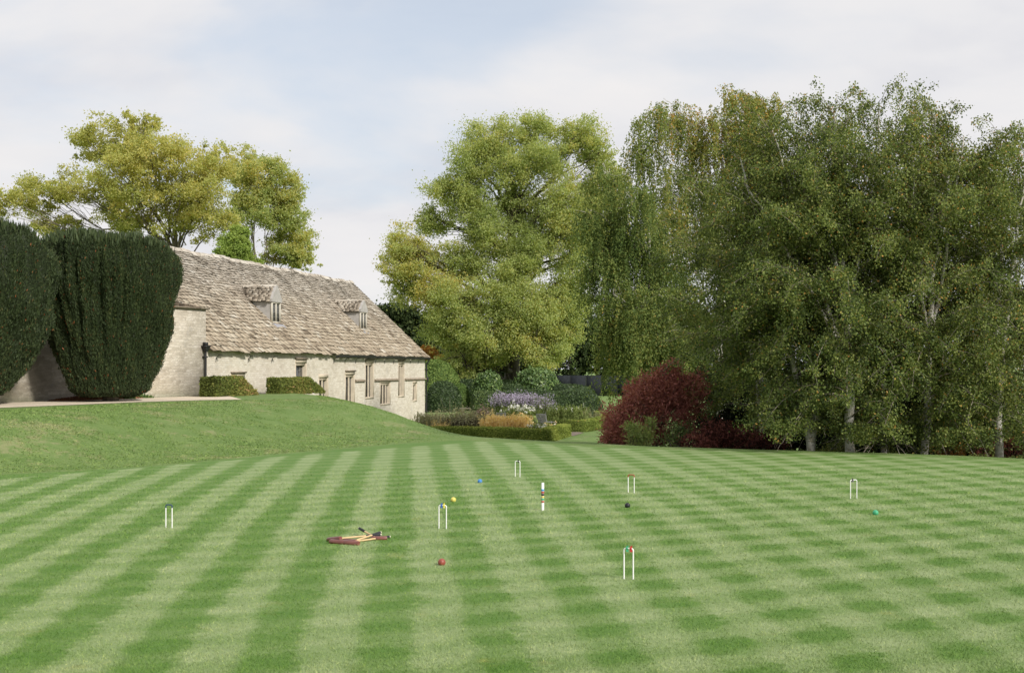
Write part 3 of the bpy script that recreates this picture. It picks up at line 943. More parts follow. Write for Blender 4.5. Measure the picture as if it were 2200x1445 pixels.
def birch(name, label, base, H, stems, R, leafm, barkm, seed, n_prim, ll, per, tint=.4, group=None, bias=(0, 0), low=.10, skirt=.26):
    """white-stemmed birch: rising limbs, drooping side twigs with bunched leaves.
    stems: (fork height, dx, dy at the top, radius)"""
    rng = np.random.default_rng(seed)
    base = np.asarray(base, float)
    t = thing(name, label, 'tree', base, 0, group)
    tk = MB(); cr = MB()
    PP = []; AA = []; DD = []
    prev = None
    for si, (fh, dx, dy, rad) in enumerate(stems):
        n = 22
        st = base + np.array([0, 0, -.5]) if si == 0 else prev[max(1, int(fh / H * (n - 1)))]
        hh = H * (1 - .06 * si)
        z = np.linspace(st[2], base[2] + hh, n)
        f = np.linspace(0, 1, n)
        path = np.stack([st[0] + dx * f ** 1.15, st[1] + dy * f ** 1.15, z], 1)
        wob = np.cumsum(rng.normal(size=(n, 3)) * .035, 0); wob -= f[:, None] * wob[-1] * .5; wob[:, 2] = 0; wob[0] = 0
        path += wob
        if si == 0:
            prev = path
        rr = rad * (1 - f) ** .75 + .016
        if si == 0:
            rr[0] *= 1.25
        tk.tube(path, rr, 9)
        npn = n_prim if si == 0 else int(n_prim * .7)
        for k in range(npn):
            fz = low + (1 - low) * ((k + rng.random()) / npn)
            zc = base[2] + fz * hh
            if zc < st[2] + .3:
                continue
            i = np.searchsorted(path[:, 2], zc); i = min(max(i, 1), n - 1)
            g = (zc - path[i - 1, 2]) / (path[i, 2] - path[i - 1, 2])
            p0 = path[i - 1] * (1 - g) + path[i] * g
            az = rng.uniform(0, 2 * np.pi)
            if math.sin(az) < -.45 and fz > .38 and rng.random() < .62:
                continue
            ln = R * (math.sin(min(1, (fz + skirt) / .60) * math.pi / 2) if fz < .42 else (1.0 - ((fz - .42) / .58) ** 1.5 * .80)) * rng.uniform(.65, 1.15)
            up = .50 + .80 * fz
            out = np.array([math.cos(az) + bias[0], math.sin(az) + bias[1], 0]); 
            m_ = 9; q = np.linspace(0, 1, m_)
            pr = p0 + out[None] * (ln * q)[:, None]
            pr[:, 2] += ln * (up * q - (1.05 - .75 * fz) * q ** 2.2)
            pr += np.cumsum(rng.normal(size=(m_, 3)) * .025, 0)
            r0 = max(.010, .20 * rad * (1.15 - fz) * min(1, ln / 2))
            tk.tube(pr, np.linspace(r0, .005, m_), 5, cap=False, m=1)
            ns = max(6, int(ln * 9.5))
            fs = rng.uniform(.16, 1.0, ns)
            for f_ in fs:
                x = f_ * (m_ - 1); i0 = min(int(x), m_ - 2); s0 = pr[i0] * (1 - x + i0) + pr[i0 + 1] * (x - i0)
                d = unit(rng.normal(size=3) * .8 + out * .8 + np.array([0, 0, .25]))
                tl = rng.uniform(.30, .95) * (.65 + .35 * f_)
                e = s0 + d * tl + np.array([0, 0, -.33 * tl * tl - .1])
                if rng.random() < .35:
                    tk.tube([s0, (s0 + e) / 2 + np.array([0, 0, .05]), e], (.007, .005, .003), 3, cap=False, m=1)
                k_ = int(per * (.5 + tl))
                u = rng.random(k_) ** .8
                pts = s0 + (e - s0) * u[:, None] + rng.normal(size=(k_, 3)) * .085
                pts[:, 2] -= .10 * u * rng.random(k_)
                PP.append(pts)
                tt = np.clip(tint + rng.normal(0, .10) + .10 * (fz - .5), 0, 1)
                AA.append(np.clip(tt + rng.normal(0, .17, k_), 0, 1)); DD.append(np.repeat(out[None], k_, 0))
    PP = np.concatenate(PP); PP[:, 2] = np.maximum(PP[:, 2], base[2] + .45 + .5 * rng.random(len(PP))); AA = np.concatenate(AA); DD = np.concatenate(DD)
    hot = rng.random(len(AA)) < .012
    AA[hot] = rng.uniform(.85, 1, hot.sum())
    leaves(cr, PP, ll * rng.uniform(.7, 1.3, len(PP)), .74, np.array([0, 0, -.55]), DD * .5 + np.array([0, 0, .5]), rng, AA)
    tk.build('trunk', [barkm, M['twig']], t, smooth=True, loc=base)
    cr.build('crown', leafm, t, loc=base)
    return t, len(PP)


def bark_mat(name, c0, c1, scale=6.0, birch_=False):
    m, t, out = new_mat(name)
    tc = t.n('ShaderNodeTexCoord')
    mpn = t.n('ShaderNodeMapping'); t.link(tc.outputs['Object'], mpn.inputs[0])
    mpn.inputs['Scale'].default_value = (1, 1, 5.0) if birch_ else (1, 1, .25)
    nz = t.noise(mpn.outputs[0], scale, 5, .65)
    col = t.ramp(nz, [(.34, c0), (.46 if birch_ else .7, c1)])
    if birch_:
        s = t.n('ShaderNodeSeparateXYZ'); t.link(tc.outputs['Object'], s.inputs[0])
        col = t.mix(t.math('MULTIPLY', t.smooth(t.noise(tc.outputs['Object'], 5.0, 4), .48, .62), .45), col, (.30, .26, .15))
    b = t.n('ShaderNodeBsdfPrincipled'); t.link(col, b.inputs['Base Color']); b.inputs['Roughness'].default_value = .8
    b.inputs['Specular IOR Level'].default_value = .15
    bp = t.n('ShaderNodeBump'); bp.inputs['Strength'].default_value = .4; bp.inputs['Distance'].default_value = .02
    t.link(nz, bp.inputs['Height']); t.link(bp.outputs[0], b.inputs['Normal'])
    t.link(b.outputs[0], out.inputs[0])
    return m


M['bark'] = bark_mat('grey_brown_bark', (.10, .085, .065), (.26, .225, .175))
M['darkbark'] = bark_mat('dark_bark', (.05, .042, .032), (.15, .13, .10))
M['birchbark'] = bark_mat('white_birch_bark', (.10, .085, .065), (.52, .50, .45), 7.0, True)
M['twig'] = bark_mat('birch_twig_bark', (.12, .10, .08), (.36, .32, .26))
M['yew'] = leaf_mat('yew_needles', [(0, (.016, .022, .009)), (.45, (.034, .052, .020)), (.80, (.064, .088, .032)), (.90, (.09, .095, .033)), (.93, (.24, .08, .03)), (1, (.30, .10, .04))], .08, .6, .2)
M['hedge'] = leaf_mat('clipped_hedge', [(0, (.018, .034, .014)), (.5, (.062, .102, .036)), (.85, (.135, .190, .055)), (1, (.25, .27, .09))], .15, .5, .3)
M['lightyew'] = leaf_mat('light_clipped_yew', [(0, (.04, .075, .02)), (.5, (.105, .175, .045)), (1, (.22, .29, .08))], .2)
M['box'] = leaf_mat('box_hedge', [(0, (.07, .095, .02)), (.4, (.20, .26, .055)), (.75, (.36, .41, .10)), (.92, (.47, .45, .13)), (1, (.46, .31, .10))], .28)
M['privet'] = leaf_mat('mottled_hedge', [(0, (.05, .06, .018)), (.35, (.15, .19, .045)), (.6, (.24, .25, .065)), (.8, (.34, .24, .09)), (1, (.42, .27, .13))], .25)
M['laurel'] = leaf_mat('laurel', [(0, (.035, .065, .022)), (.5, (.095, .165, .05)), (.85, (.20, .29, .09)), (1, (.34, .42, .17))], .2, .4, .3)
M['planeleaf'] = leaf_mat('yellowing_leaves', [(0, (.28, .34, .10)), (.3, (.44, .47, .165)), (.55, (.56, .55, .21)), (.8, (.62, .55, .19)), (1, (.58, .43, .16))], .58)
M['greenleaf'] = leaf_mat('green_leaves', [(0, (.25, .32, .11)), (.35, (.37, .45, .17)), (.6, (.48, .53, .22)), (.82, (.55, .54, .19)), (1, (.64, .52, .17))], .58)
M['birchleaf'] = leaf_mat('birch_leaves', [(0, (.034, .062, .022)), (.35, (.118, .160, .044)), (.65, (.235, .278, .076)), (.82, (.32, .34, .11)), (.92, (.38, .26, .07)), (1, (.54, .28, .08))], .36, .5, .16)
M['weepleaf'] = leaf_mat('weeping_birch_leaves', [(0, (.055, .095, .030)), (.4, (.155, .215, .062)), (.7, (.29, .325, .095)), (.86, (.38, .34, .10)), (1, (.50, .30, .08))], .40)
M['olive'] = leaf_mat('olive_leaves', [(0, (.07, .085, .022)), (.5, (.16, .165, .045)), (.8, (.26, .215, .06)), (1, (.34, .21, .06))], .35)
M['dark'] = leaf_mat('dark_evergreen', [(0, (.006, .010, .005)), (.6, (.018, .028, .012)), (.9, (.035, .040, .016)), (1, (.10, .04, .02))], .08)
M['back'] = leaf_mat('woodland_leaves', [(0, (.014, .024, .010)), (.5, (.038, .058, .020)), (1, (.085, .10, .03))], .15)
M['red'] = leaf_mat('red_azalea', [(0, (.040, .018, .016)), (.4, (.30, .105, .088)), (.75, (.50, .21, .17)), (.9, (.32, .16, .11)), (1, (.15, .16, .07))], .3)
M['rhodo'] = leaf_mat('rhododendron', [(0, (.07, .11, .035)), (.5, (.235, .315, .095)), (.85, (.38, .45, .16)), (1, (.36, .30, .12))], .3, .5, .2)
M['orange'] = leaf_mat('orange_leaves', [(0, (.42, .22, .07)), (.6, (.62, .36, .12)), (1, (.60, .46, .16))], .45)
M['lime'] = leaf_mat('bright_green_leaves', [(0, (.12, .20, .04)), (.5, (.22, .33, .07)), (1, (.33, .42, .11))], .45)

# ------------------------------------------------------------------ yews in front of the old wall
def yew(name, label, cen, prof, rx, ry, rot, n, seed):
    """prof: (height, radius factor) rising; rx along the wall, ry towards the lawn"""
    rng = np.random.default_rng(seed)
    t = thing(name, label, 'yew', cen, 0, 'yews before the old wall')
    nu, nv = 70, 260
    hp_, rp_ = np.array(prof).T
    h = np.interp(np.linspace(0, len(prof) - 1, nu), np.arange(len(prof)), hp_)
    rr = np.interp(np.linspace(0, len(prof) - 1, nu), np.arange(len(prof)), rp_)
    th = np.linspace(0, 2 * np.pi, nv, endpoint=False)
    hn = (h - h[0]) / (h[-1] - h[0])
    rib = sum(am * np.abs(np.sin(k * th[None, :] * .5 + ph + tw * hn[:, None])) for k, am, ph, tw in ((9, .070, .3, 1.5), (19, .080, 1.1, -1.0), (37, .065, 2.0, .8)))
    rib = rib - rib.mean() + .025 * np.sin(3 * th[None, :] + 4 * hn[:, None] + seed) + .02 * np.sin(2 * th[None] + 9 * hn[:, None])
    R_ = rr[:, None] * (1 + rib * np.clip(hn[:, None] * 3, .3, 1))
    dent = sum(.035 * np.sin(a_ * th[None] + b_ * hn[:, None] * 9 + c_) for a_, b_, c_ in ((4, 1.3, .5), (7, -2.1, 2.2), (11, 2.7, 4.0)))
    R_ = R_ * (1 + dent * .6)
    zz = h[:, None] + .16 * np.sin(5 * th[None] + seed) * (hn[:, None] > .75) * rr[:, None] + rng.normal(0, .03, (nu, nv))
    c, s = math.cos(rot), math.sin(rot)
    lx = R_ * np.cos(th)[None] * rx; ly = R_ * np.sin(th)[None] * ry
    V = np.stack([lx * c - ly * s + cen[0], lx * s + ly * c + cen[1], zz + cen[2]], -1).reshape(-1, 3)
    body = MB(); body.grid(V, nu, nv, True, .10)
    Q = np.concatenate(body.F[4])
    p, nr = sample_faces(V, Q, n, rng)
    co = np.array([cen[0], cen[1], 0])
    out = unit((p - co) * np.array([1, 1, 0]))
    nr = np.where(np.sum(nr * out, 1, keepdims=True) < -.2, -nr, nr)
    # colour follows the sprays themselves, tufts of a like tone
    tuft = np.sin(np.arctan2(p[:, 1] - cen[1], p[:, 0] - cen[0]) * 23 + p[:, 2] * 1.3) * .07 + .10 * np.sin(np.arctan2(p[:, 1] - cen[1], p[:, 0] - cen[0]) * 61 + 2 * np.sin(p[:, 2] * 1.1)) + .06 * np.sin(p[:, 2] * 3.1 + np.arctan2(p[:, 1] - cen[1], p[:, 0] - cen[0]) * 9)
    a = np.clip(.46 + tuft + rng.normal(0, .16, n), 0, .90)
    hot = rng.random(n) < .010; a[hot] = .97
    p = p + out * rng.normal(.03, .05, (n, 1))
    up = np.array([0, 0, 1.0])
    leaves(body, p, rng.uniform(.05, .125, n), .28, up + out * .45, out, rng, a, jit=.28)
    # upright leader shoots along the crown
    top = p[p[:, 2] > cen[2] + h.max() * .93]
    k = top[rng.choice(len(top), min(len(top), 2600))]
    leaves(body, k + np.array([0, 0, .10]), rng.uniform(.18, .45, len(k)), .14, up, rng.normal(size=(len(k), 3)), rng, np.clip(rng.normal(.6, .12, len(k)), 0, .88), jit=.12)
    body.build('crown', M['yew'], t, loc=cen)
    tk = MB(); tk.tube([(cen[0], cen[1], cen[2] - .1), (cen[0] + .05, cen[1], cen[2] + .8)], (.32, .24), 8)
    tk.build('trunk', M['bark'], t, loc=cen)
    return t


WROT = math.pi / 2 - math.radians(22)
yew('clipped_yew', 'dark green vase-shaped yew against the old wall, beside the barn roof', (-14.70, 46.0, TZ),
    [(.22, .25), (.24, .42), (.42, .56), (.9, .64), (1.7, .75), (2.7, .86), (3.6, .95), (4.5, 1.04), (5.0, 1.04), (5.4, .98), (5.65, .89), (5.80, .72), (5.88, .45), (5.90, .02)], 2.95, 1.80, WROT, 330000, 3)
yew('clipped_yew', 'taller dark green yew at the left edge, cut off by the frame', (-17.75, 40.2, TZ),
    [(.25, .25), (.28, .40), (.5, .55), (1.1, .70), (2.0, .86), (3.0, .98), (3.9, 1.05), (4.5, 1.07), (4.95, 1.04), (5.3, .97), (5.55, .85), (5.72, .66), (5.80, .4), (5.83, .02)], 3.35, 1.95, WROT, 240000, 8)

# red-brown fallen needles under the yews and the gravel drive
sheet('gravel_drive', [tuple(G(x, y, TZ)[:2]) for x, y in ((-200, 884), (0, 876), (150, 870), (300, 863.5), (430, 859.5), (520, 858.2))] +
      [(-12.2, 54.2), (-12.9, 54.6)] + [tuple((HO - WE * q + np.array([.25, -.1, 0]))[:2]) for q in (1.0, 6, 12, 20, 26)], M['gravel'], .010, z=TZ)


def litter(name, label, cat, c, rx, ry, h, rot, n, mat, seed, ll=.10):
    rng = np.random.default_rng(seed)
    b = MB(); th = np.linspace(0, 2 * np.pi, 28, endpoint=False)
    V = []
    for f in np.linspace(1, 0, 7):
        e = 1 + .12 * np.sin(3 * th + seed) + .08 * np.sin(5 * th)
        V.append(np.stack([np.cos(th) * f * rx * e, np.sin(th) * f * ry * e, np.full(28, h * (1 - f ** 2)) - .01], 1))
    V = np.concatenate(V); cs, sn = math.cos(rot), math.sin(rot)
    V = np.stack([V[:, 0] * cs - V[:, 1] * sn, V[:, 0] * sn + V[:, 1] * cs, V[:, 2]], 1) + np.array(c)
    b.grid(V, 7, 28, True, .3)
    p, nr = sample_faces(V, np.concatenate(b.F[4]), n, rng)
    leaves(b, p + np.array([0, 0, .01]), ll * rng.uniform(.5, 1.3, n), .35, np.zeros(3), np.array([0, 0, 1.0]), rng, rng.random(n), jit=1)
    return tag(b.build(name, mat), label, cat, kind='stuff')


M['needles'] = leaf_mat('fallen_yew_needles', [(0, (.13, .060, .030)), (.6, (.25, .11, .055)), (1, (.32, .17, .09))], 0)
litter('yew_litter', 'rust-red drift of fallen needles under the yew by the drive', 'leaf litter', G(205, 858.5, TZ), 2.6, .55, .16, WROT, 5000, M['needles'], 2)
litter('yew_litter', 'small rust-red patch of needles at the drive edge, left of the photo', 'leaf litter', G(15, 862, TZ) + np.array([0, 1.2, 0]), 1.6, .5, .07, WROT, 2500, M['needles'], 4)


def low_plant(name, label, cat, c, rx, ry, h, n, mat, seed, ll, group=None, up=.8, lo=.2, hi=.9):
    """small mound of leaves growing from the ground"""
    rng = np.random.default_rng(seed)
    d = dirs(rng, n); d[:, 2] = np.abs(d[:, 2])
    r = rng.random(n) ** .45
    p = np.array(c) + d * r[:, None] * np.array([rx, ry, h])
    b = MB()
    leaves(b, p, ll * rng.uniform(.6, 1.3, n), .5, d * .8 + np.array([0, 0, up]), d, rng, rng.uniform(lo, hi, n), jit=.5)
    return tag(b.build(name, mat, loc=c), label, cat, group)


low_plant('ground_ivy', 'low yellow-green plants at the foot of the yew, beside the needle drift', 'plant', G(252, 857, TZ), .75, .4, .34, 900, M['laurel'], 7, .13)
low_plant('ground_ivy', 'small dark green plant against the old wall right of the yew', 'plant', G(305, 855, TZ), .5, .25, .16, 350, M['laurel'], 9, .10)


# ------------------------------------------------------------------ trees
def bl(Y, *rows):
    """masses of a crown: photo column, row, half width, half height, tone, nearer/farther"""
    return [((px - CX) / F * Y, CH - (py - HY) / F * Y, rx * Y / F, ry * Y / F, ts, dy) for px, py, rx, ry, ts, dy in rows]


YL = 100.0
broadleaf('plane_tree', 'large yellow-green tree with spreading limbs rising behind the two yews and the barn', 'tree',
          ((375 - CX) / F * YL, YL, GZ), 15.0, bl(YL,
          (255, 300, 95, 55, .02, 0), (190, 310, 60, 48, .0, 1), (310, 265, 45, 28, 0, -1), (150, 400, 75, 38, .06, 0), (70, 420, 70, 52, .0, 1), (20, 440, 45, 45, .02, 0), (215, 420, 60, 55, .0, 2),
          (360, 345, 105, 58, .12, -3), (300, 400, 80, 75, .10, -3), (440, 400, 90, 70, .08, -3), (380, 450, 110, 70, .03, -2), (270, 470, 65, 40, -.02, 0), (480, 350, 50, 45, .04, -1),
          (450, 490, 70, 55, .02, -1), (120, 480, 80, 30, .0, 1)),
          M['planeleaf'], M['bark'], 21, 100000, .175, .55, tint=.42, per=24, spread=.22, lump=.66)
broadleaf('maple_tree', 'greener tree right of the yellow one, its low bough hanging over the barn ridge', 'tree',
          ((560 - CX) / F * 108, 108, GZ), 13.0, bl(108,
          (560, 380, 65, 52, .10, -1), (610, 420, 52, 62, .12, 0), (545, 440, 60, 60, .02, -1), (600, 480, 62, 48, .03, 0), (640, 520, 42, 50, .12, 1), (650, 560, 40, 22, .12, 1), (600, 545, 45, 28, .08, 0), (520, 370, 40, 40, .10, 0)),
          M['greenleaf'], M['bark'], 22, 60000, .175, .40, tint=.50, per=24, spread=.22, lump=.70)
broadleaf('conifer', 'small bright green bushy conifer just behind the barn ridge', 'tree',
          ((512 - CX) / F * 84, 84, GZ), 8.0, bl(84, (512, 530, 30, 30, .1, 0), (510, 505, 22, 20, .15, 0), (512, 550, 34, 20, .05, 0), (535, 562, 26, 14, .1, 0), (490, 545, 24, 16, 0, 0)),
          M['lime'], M['bark'], 23, 20000, .15, .10, tint=.75, per=20, spread=.2, droop=-.3)

YC = 122.0
broadleaf('plane_tree', 'tallest pale green plane tree in the middle, its leaves sweeping down to the clipped shrubs', 'tree',
          ((1100 - CX) / F * YC, YC, GZ), 22.0, bl(YC,
          (1060, 300, 72, 52, .10, 0), (1010, 350, 62, 55, .04, 0), (1150, 285, 60, 45, .06, 1), (1250, 290, 62, 45, .08, 0), (1290, 330, 42, 42, .04, 1), (1180, 350, 65, 55, .02, -1), (1085, 370, 70, 55, .02, -2),
          (975, 420, 60, 52, .0, 0), (935, 470, 48, 38, -.04, 1), (1030, 450, 75, 55, -.04, -1), (1130, 450, 80, 60, -.10, 1), (1215, 440, 62, 50, .08, -2), (1225, 500, 60, 52, .12, -3), (1280, 400, 45, 55, .0, 1), (1315, 360, 30, 40, .05, 2), (1310, 440, 45, 60, -.02, 2), (1290, 520, 50, 60, -.04, 2),
          (1060, 520, 75, 48, -.05, -2), (1150, 540, 85, 60, -.08, -1), (1100, 590, 75, 45, .0, -3), (1000, 570, 55, 48, .02, -2), (1225, 590, 55, 52, .02, -3),
          (870, 530, 55, 38, .28, -1), (850, 580, 40, 45, .22, -1), (905, 560, 55, 45, .18, -1), (870, 625, 45, 42, .10, 0), (945, 620, 60, 45, .30, -3),
          (1000, 650, 75, 50, .04, -4), (1100, 660, 85, 55, .0, -4), (1190, 650, 70, 50, .04, -4), (960, 700, 60, 48, .0, -3), (1040, 720, 75, 48, .05, -5), (1150, 720, 75, 55, .08, -5), (1000, 770, 62, 34, .06, -4), (1170, 765, 58, 40, .10, -5), (1060, 770, 40, 30, .04, -3), (1215, 700, 40, 50, .05, -4)),
          M['greenleaf'], M['darkbark'], 31, 360000, .185, .85, tint=.46, per=26, spread=.26, lump=.86)
broadleaf('autumn_tree', 'small orange-leaved tree showing just beyond the barn end gutter', 'tree',
          ((925 - CX) / F * 130, 130, GZ), 4.0, bl(130, (920, 750, 18, 14, 0, 0), (912, 762, 16, 12, .1, 0), (935, 765, 14, 12, -.1, 0)), M['orange'], M['bark'], 35, 2600, .26, .15, tint=.5, per=16)

# far dark woodland behind the tennis fence and beyond the barn end
for k, (px, py, rx, ry, Yd, lab) in enumerate((
        (850, 690, 70, 60, 172, 'dark green distant tree showing between barn roof and yellow bough'),
        (915, 720, 62, 70, 178, 'distant dark tree behind the orange-leaved tree'),
        (1000, 730, 80, 70, 186, 'distant dark tree behind the left half of the plane tree'),
        (1110, 720, 90, 80, 190, 'distant dark tree behind the trunk of the plane tree'),
        (1225, 690, 80, 110, 186, 'distant dark tree behind the tennis fence, right of the plane tree'),
        (1330, 690, 90, 120, 188, 'distant dark tree behind the hanging birch twigs'),
        (1450, 690, 95, 110, 186, 'distant dark tree hidden mostly by the red shrub and birches'),
        (1590, 680, 90, 120, 184, 'distant dark tree glimpsed through the fork-trunked birch branches'))):
    broadleaf('woodland_tree', lab, 'tree', ((px - CX) / F * Yd, Yd, GZ), 7.0 + 2 * (k % 2), bl(Yd, (px, py, rx * .8, ry * .8, 0, 0), (px - rx * .45, py + ry * .45, rx * .6, ry * .6, .05, -1), (px + rx * .45, py + ry * .35, rx * .6, ry * .7, -.05, 1), (px, py + ry * .8, rx * .9, ry * .5, -.05, -2)),
              M['back'], M['bark'], 40 + k, 15000, .50, .35, 'distant woodland trees', tint=.5, per=20, spread=.24)

# weeping birches
YW = 62.0
weeping('weeping_birch', 'tall yellow-green weeping birch standing behind the front birches, sky showing through its strands', 'tree',
        ((1545 - CX) / F * YW, YW, GZ), 15.5, bl(YW,
        (1400, 250, 38, 26, .05, -1), (1385, 320, 45, 32, -.02, 0), (1440, 240, 30, 30, .05, 0), (1490, 250, 55, 34, .20, 0), (1570, 215, 55, 34, .18, 0), (1640, 225, 45, 36, .15, 0), (1620, 280, 70, 45, .22, 1), (1530, 310, 70, 40, .12, 0),
        (1440, 390, 55, 35, .0, -1), (1500, 400, 45, 35, -.05, 1), (1570, 400, 60, 45, .05, 0), (1660, 350, 60, 50, .12, 1), (1420, 470, 50, 40, .10, -2), (1500, 500, 60, 45, .0, 0), (1590, 500, 60, 45, .0, 1)),
        M['weepleaf'], M['birchbark'], 51, 2300, .10, .26, 2.5, tint=.55)
weeping('weeping_birch', 'dark green weeping birch whose strands hang nearly to the grass beside the red shrub', 'tree',
        ((1385 - CX) / F * 58, 58, GZ), 11.0, bl(58,
        (1300, 380, 42, 30, .10, 0), (1340, 430, 48, 36, .0, -1), (1290, 470, 42, 40, -.05, 0), (1350, 520, 52, 40, -.10, -1), (1290, 560, 50, 45, -.02, -1), (1400, 500, 55, 45, -.04, 1), (1420, 580, 60, 50, -.06, 0),
        (1310, 650, 48, 45, .0, -2), (1370, 660, 60, 50, .05, -3), (1440, 660, 55, 50, .0, -2), (1400, 730, 70, 40, .06, -3), (1330, 720, 40, 40, .06, -2), (1470, 740, 50, 40, -.05, -1)),
        M['weepleaf'], M['birchbark'], 52, 3000, .095, .24, 2.3, tint=.40)

# birches along the lawn edge
def bpos(px, Y):
    x = (px - CX) / F * Y
    return (x, Y, zt(x, Y))


NL = 0
for args in (
    (('birch', 'fork-trunked birch beside the dark red shrub, its branches reaching left'), bpos(1746, 37.0), 9.2, [(0, -.4, .3, .115), (.75, -2.0, -.3, .085), (2.6, -1.2, -.4, .05), (3.0, .5, -.3, .05)], 3.1, 61, 62, (-.20, 0)),
    (('birch', 'white-stemmed birch with a thin leaning second stem, middle trunk of the row'), bpos(1830, 36.2), 9.9, [(0, -.5, .2, .135), (2.6, -2.2, .3, .075), (3.6, -1.2, -.5, .06), (4.2, .7, -.4, .05), (3.0, -2.9, -.3, .05)], 3.2, 62, 66, (-.05, -.1)),
    (('birch', 'birch whose pale trunk stands third in the row, crown meeting the next tree'), bpos(1986, 36.0), 9.9, [(0, .25, .2, .10), (3.0, 1.1, .2, .048), (3.4, -.7, -.3, .045), (4.5, .4, -.6, .045)], 3.3, 63, 62, (0, -.1)),
    (('birch', 'birch at the right edge of the photo with rusty leaves, trunk hidden by its skirt'), bpos(2150, 36.5), 9.5, [(0, .2, .2, .11), (2.5, .9, 0, .06)], 3.3, 64, 64, (.0, -.1)),
    (('birch', 'thin grey-stemmed birch set back behind the front row of birches'), bpos(1905, 41.0), 12.2, [(0, -.1, .2, .09), (3, 1.0, .4, .05)], 3.4, 65, 44, (0, 0)),
    (('birch', 'birch set back at the far right behind the rusty one'), bpos(2215, 42.0), 9.9, [(0, .1, .2, .09), (3, -.8, .2, .05)], 3.4, 66, 44, (0, 0)),
    (('birch', 'leaning birch set back between the fork-trunked birch and the weeping birches'), bpos(1640, 43.5), 9.2, [(0, -.4, .2, .09), (2.4, -1.2, 0, .05)], 3.3, 67, 44, (-.15, 0))):
    (nm, lab), pos, H, st, R, seed, npr, bias = args
    _, k = birch(nm, lab, pos, H, st, R, M['birchleaf'], M['birchbark'], seed, int(npr * 1.25), .064, 44, tint=.40 + .05 * (seed in (63, 64)), group='birches along the lawn edge', bias=bias, low=.06, skirt=.02 if seed in (61, 67) else .24)
    NL += k
print('birch leaves', NL)


# ------------------------------------------------------------------ shrubs under and beside the birches
def shrub(name, label, cat, Y, rows, mat, seed, n, ll, W=.3, tint=.5, group=None, base_px=None, axis=(0, 0, .3), jit=.9, hot=0, sig=.12):
    rng = np.random.default_rng(seed)
    px = base_px or rows[0][0]
    x = (px - CX) / F * Y
    base = (x, Y, zt(x, Y))
    t = thing(name, label, cat, base, 0, group)
    cr = MB(); st = MB()
    bs = bl(Y, *rows); ar = np.array([b[2] * b[3] for b in bs]); ar = ar / ar.sum()
    for k, (X, Z, rx, rz, ts, dy) in enumerate(bs):
        nn = int(n * ar[k]); nc = max(4, nn // 12)
        c = np.array([X, Y + dy, Z])
        cc, d = ell_points(rng, nc, c, np.array([rx, (rx + rz) * .45, rz]), .6, seed * 13 + k, .2)
        cc[:, 2] = np.maximum(cc[:, 2], base[2] + .03)
        idx = np.repeat(np.arange(nc), 12)
        pp = cc[idx] + rng.normal(size=(len(idx), 3)) * ll * .8
        tw = rng.normal(0, .1, nc)
        a = np.clip(tint + ts + tw[idx] + rng.normal(0, sig, len(idx)), 0, 1)
        ax = unit(pp - cc[idx]) * .9 + np.array(axis)
        leaves(cr, pp, ll * rng.uniform(.6, 1.35, len(idx)), W, ax, d[idx] * .6 + np.array([0, 0, .5]), rng, a, jit=jit * .5)
        for e in rng.choice(nc, min(nc, 9), replace=False):
            st.tube(wavy((x + (X - x) * .45, Y + dy * .5, zt(x + (X - x) * .45, Y + dy * .5) - .05), cc[e], 6, .04, rng), np.linspace(.022, .006, 6), 4, cap=False)
    st.build('stems', M['bark'], t, loc=base)
    cr.build('foliage', mat, t, loc=base)
    return t


shrub('azalea', 'dark red azalea at the lawn edge, the tall shrub left of the birches', 'shrub', 41.5,
      [(1335, 905, 38, 48, .12, 0), (1320, 925, 26, 36, .16, -.4), (1375, 880, 45, 50, .02, 0), (1365, 930, 50, 35, .06, -.4), (1400, 845, 42, 40, .04, .4), (1440, 822, 34, 38, -.02, .8), (1425, 860, 55, 50, -.04, .4), (1440, 910, 55, 50, -.08, .2), (1480, 850, 50, 60, -.12, 1.0), (1370, 845, 18, 22, .0, .6), (1450, 800, 22, 26, -.06, 1.0), (1310, 945, 22, 18, .12, -.4)],
      M['red'], 71, 34000, .115, .30, .48, jit=.9)
shrub('rhododendron', 'bright green rhododendron growing in front of the dark red azalea', 'shrub', 40.0,
      [(1366, 934, 18, 19, .08, -.2), (1353, 916, 10, 10, .0, -.2), (1388, 938, 13, 16, .06, -.2), (1398, 908, 8, 11, -.02, 0), (1372, 952, 18, 7, .0, -.3)], M['rhodo'], 72, 2600, .11, .28, .68, jit=.5)
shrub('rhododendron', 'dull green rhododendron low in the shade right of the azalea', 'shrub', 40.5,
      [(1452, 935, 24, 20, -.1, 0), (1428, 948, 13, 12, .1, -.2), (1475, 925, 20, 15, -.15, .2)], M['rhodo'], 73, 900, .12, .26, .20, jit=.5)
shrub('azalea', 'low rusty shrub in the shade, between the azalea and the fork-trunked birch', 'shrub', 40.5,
      [(1540, 935, 45, 30, -.1, 0), (1500, 950, 40, 18, .05, -.3), (1600, 945, 50, 26, -.12, 0), (1660, 950, 40, 22, -.2, .2)], M['red'], 74, 9000, .11, .3, .24)
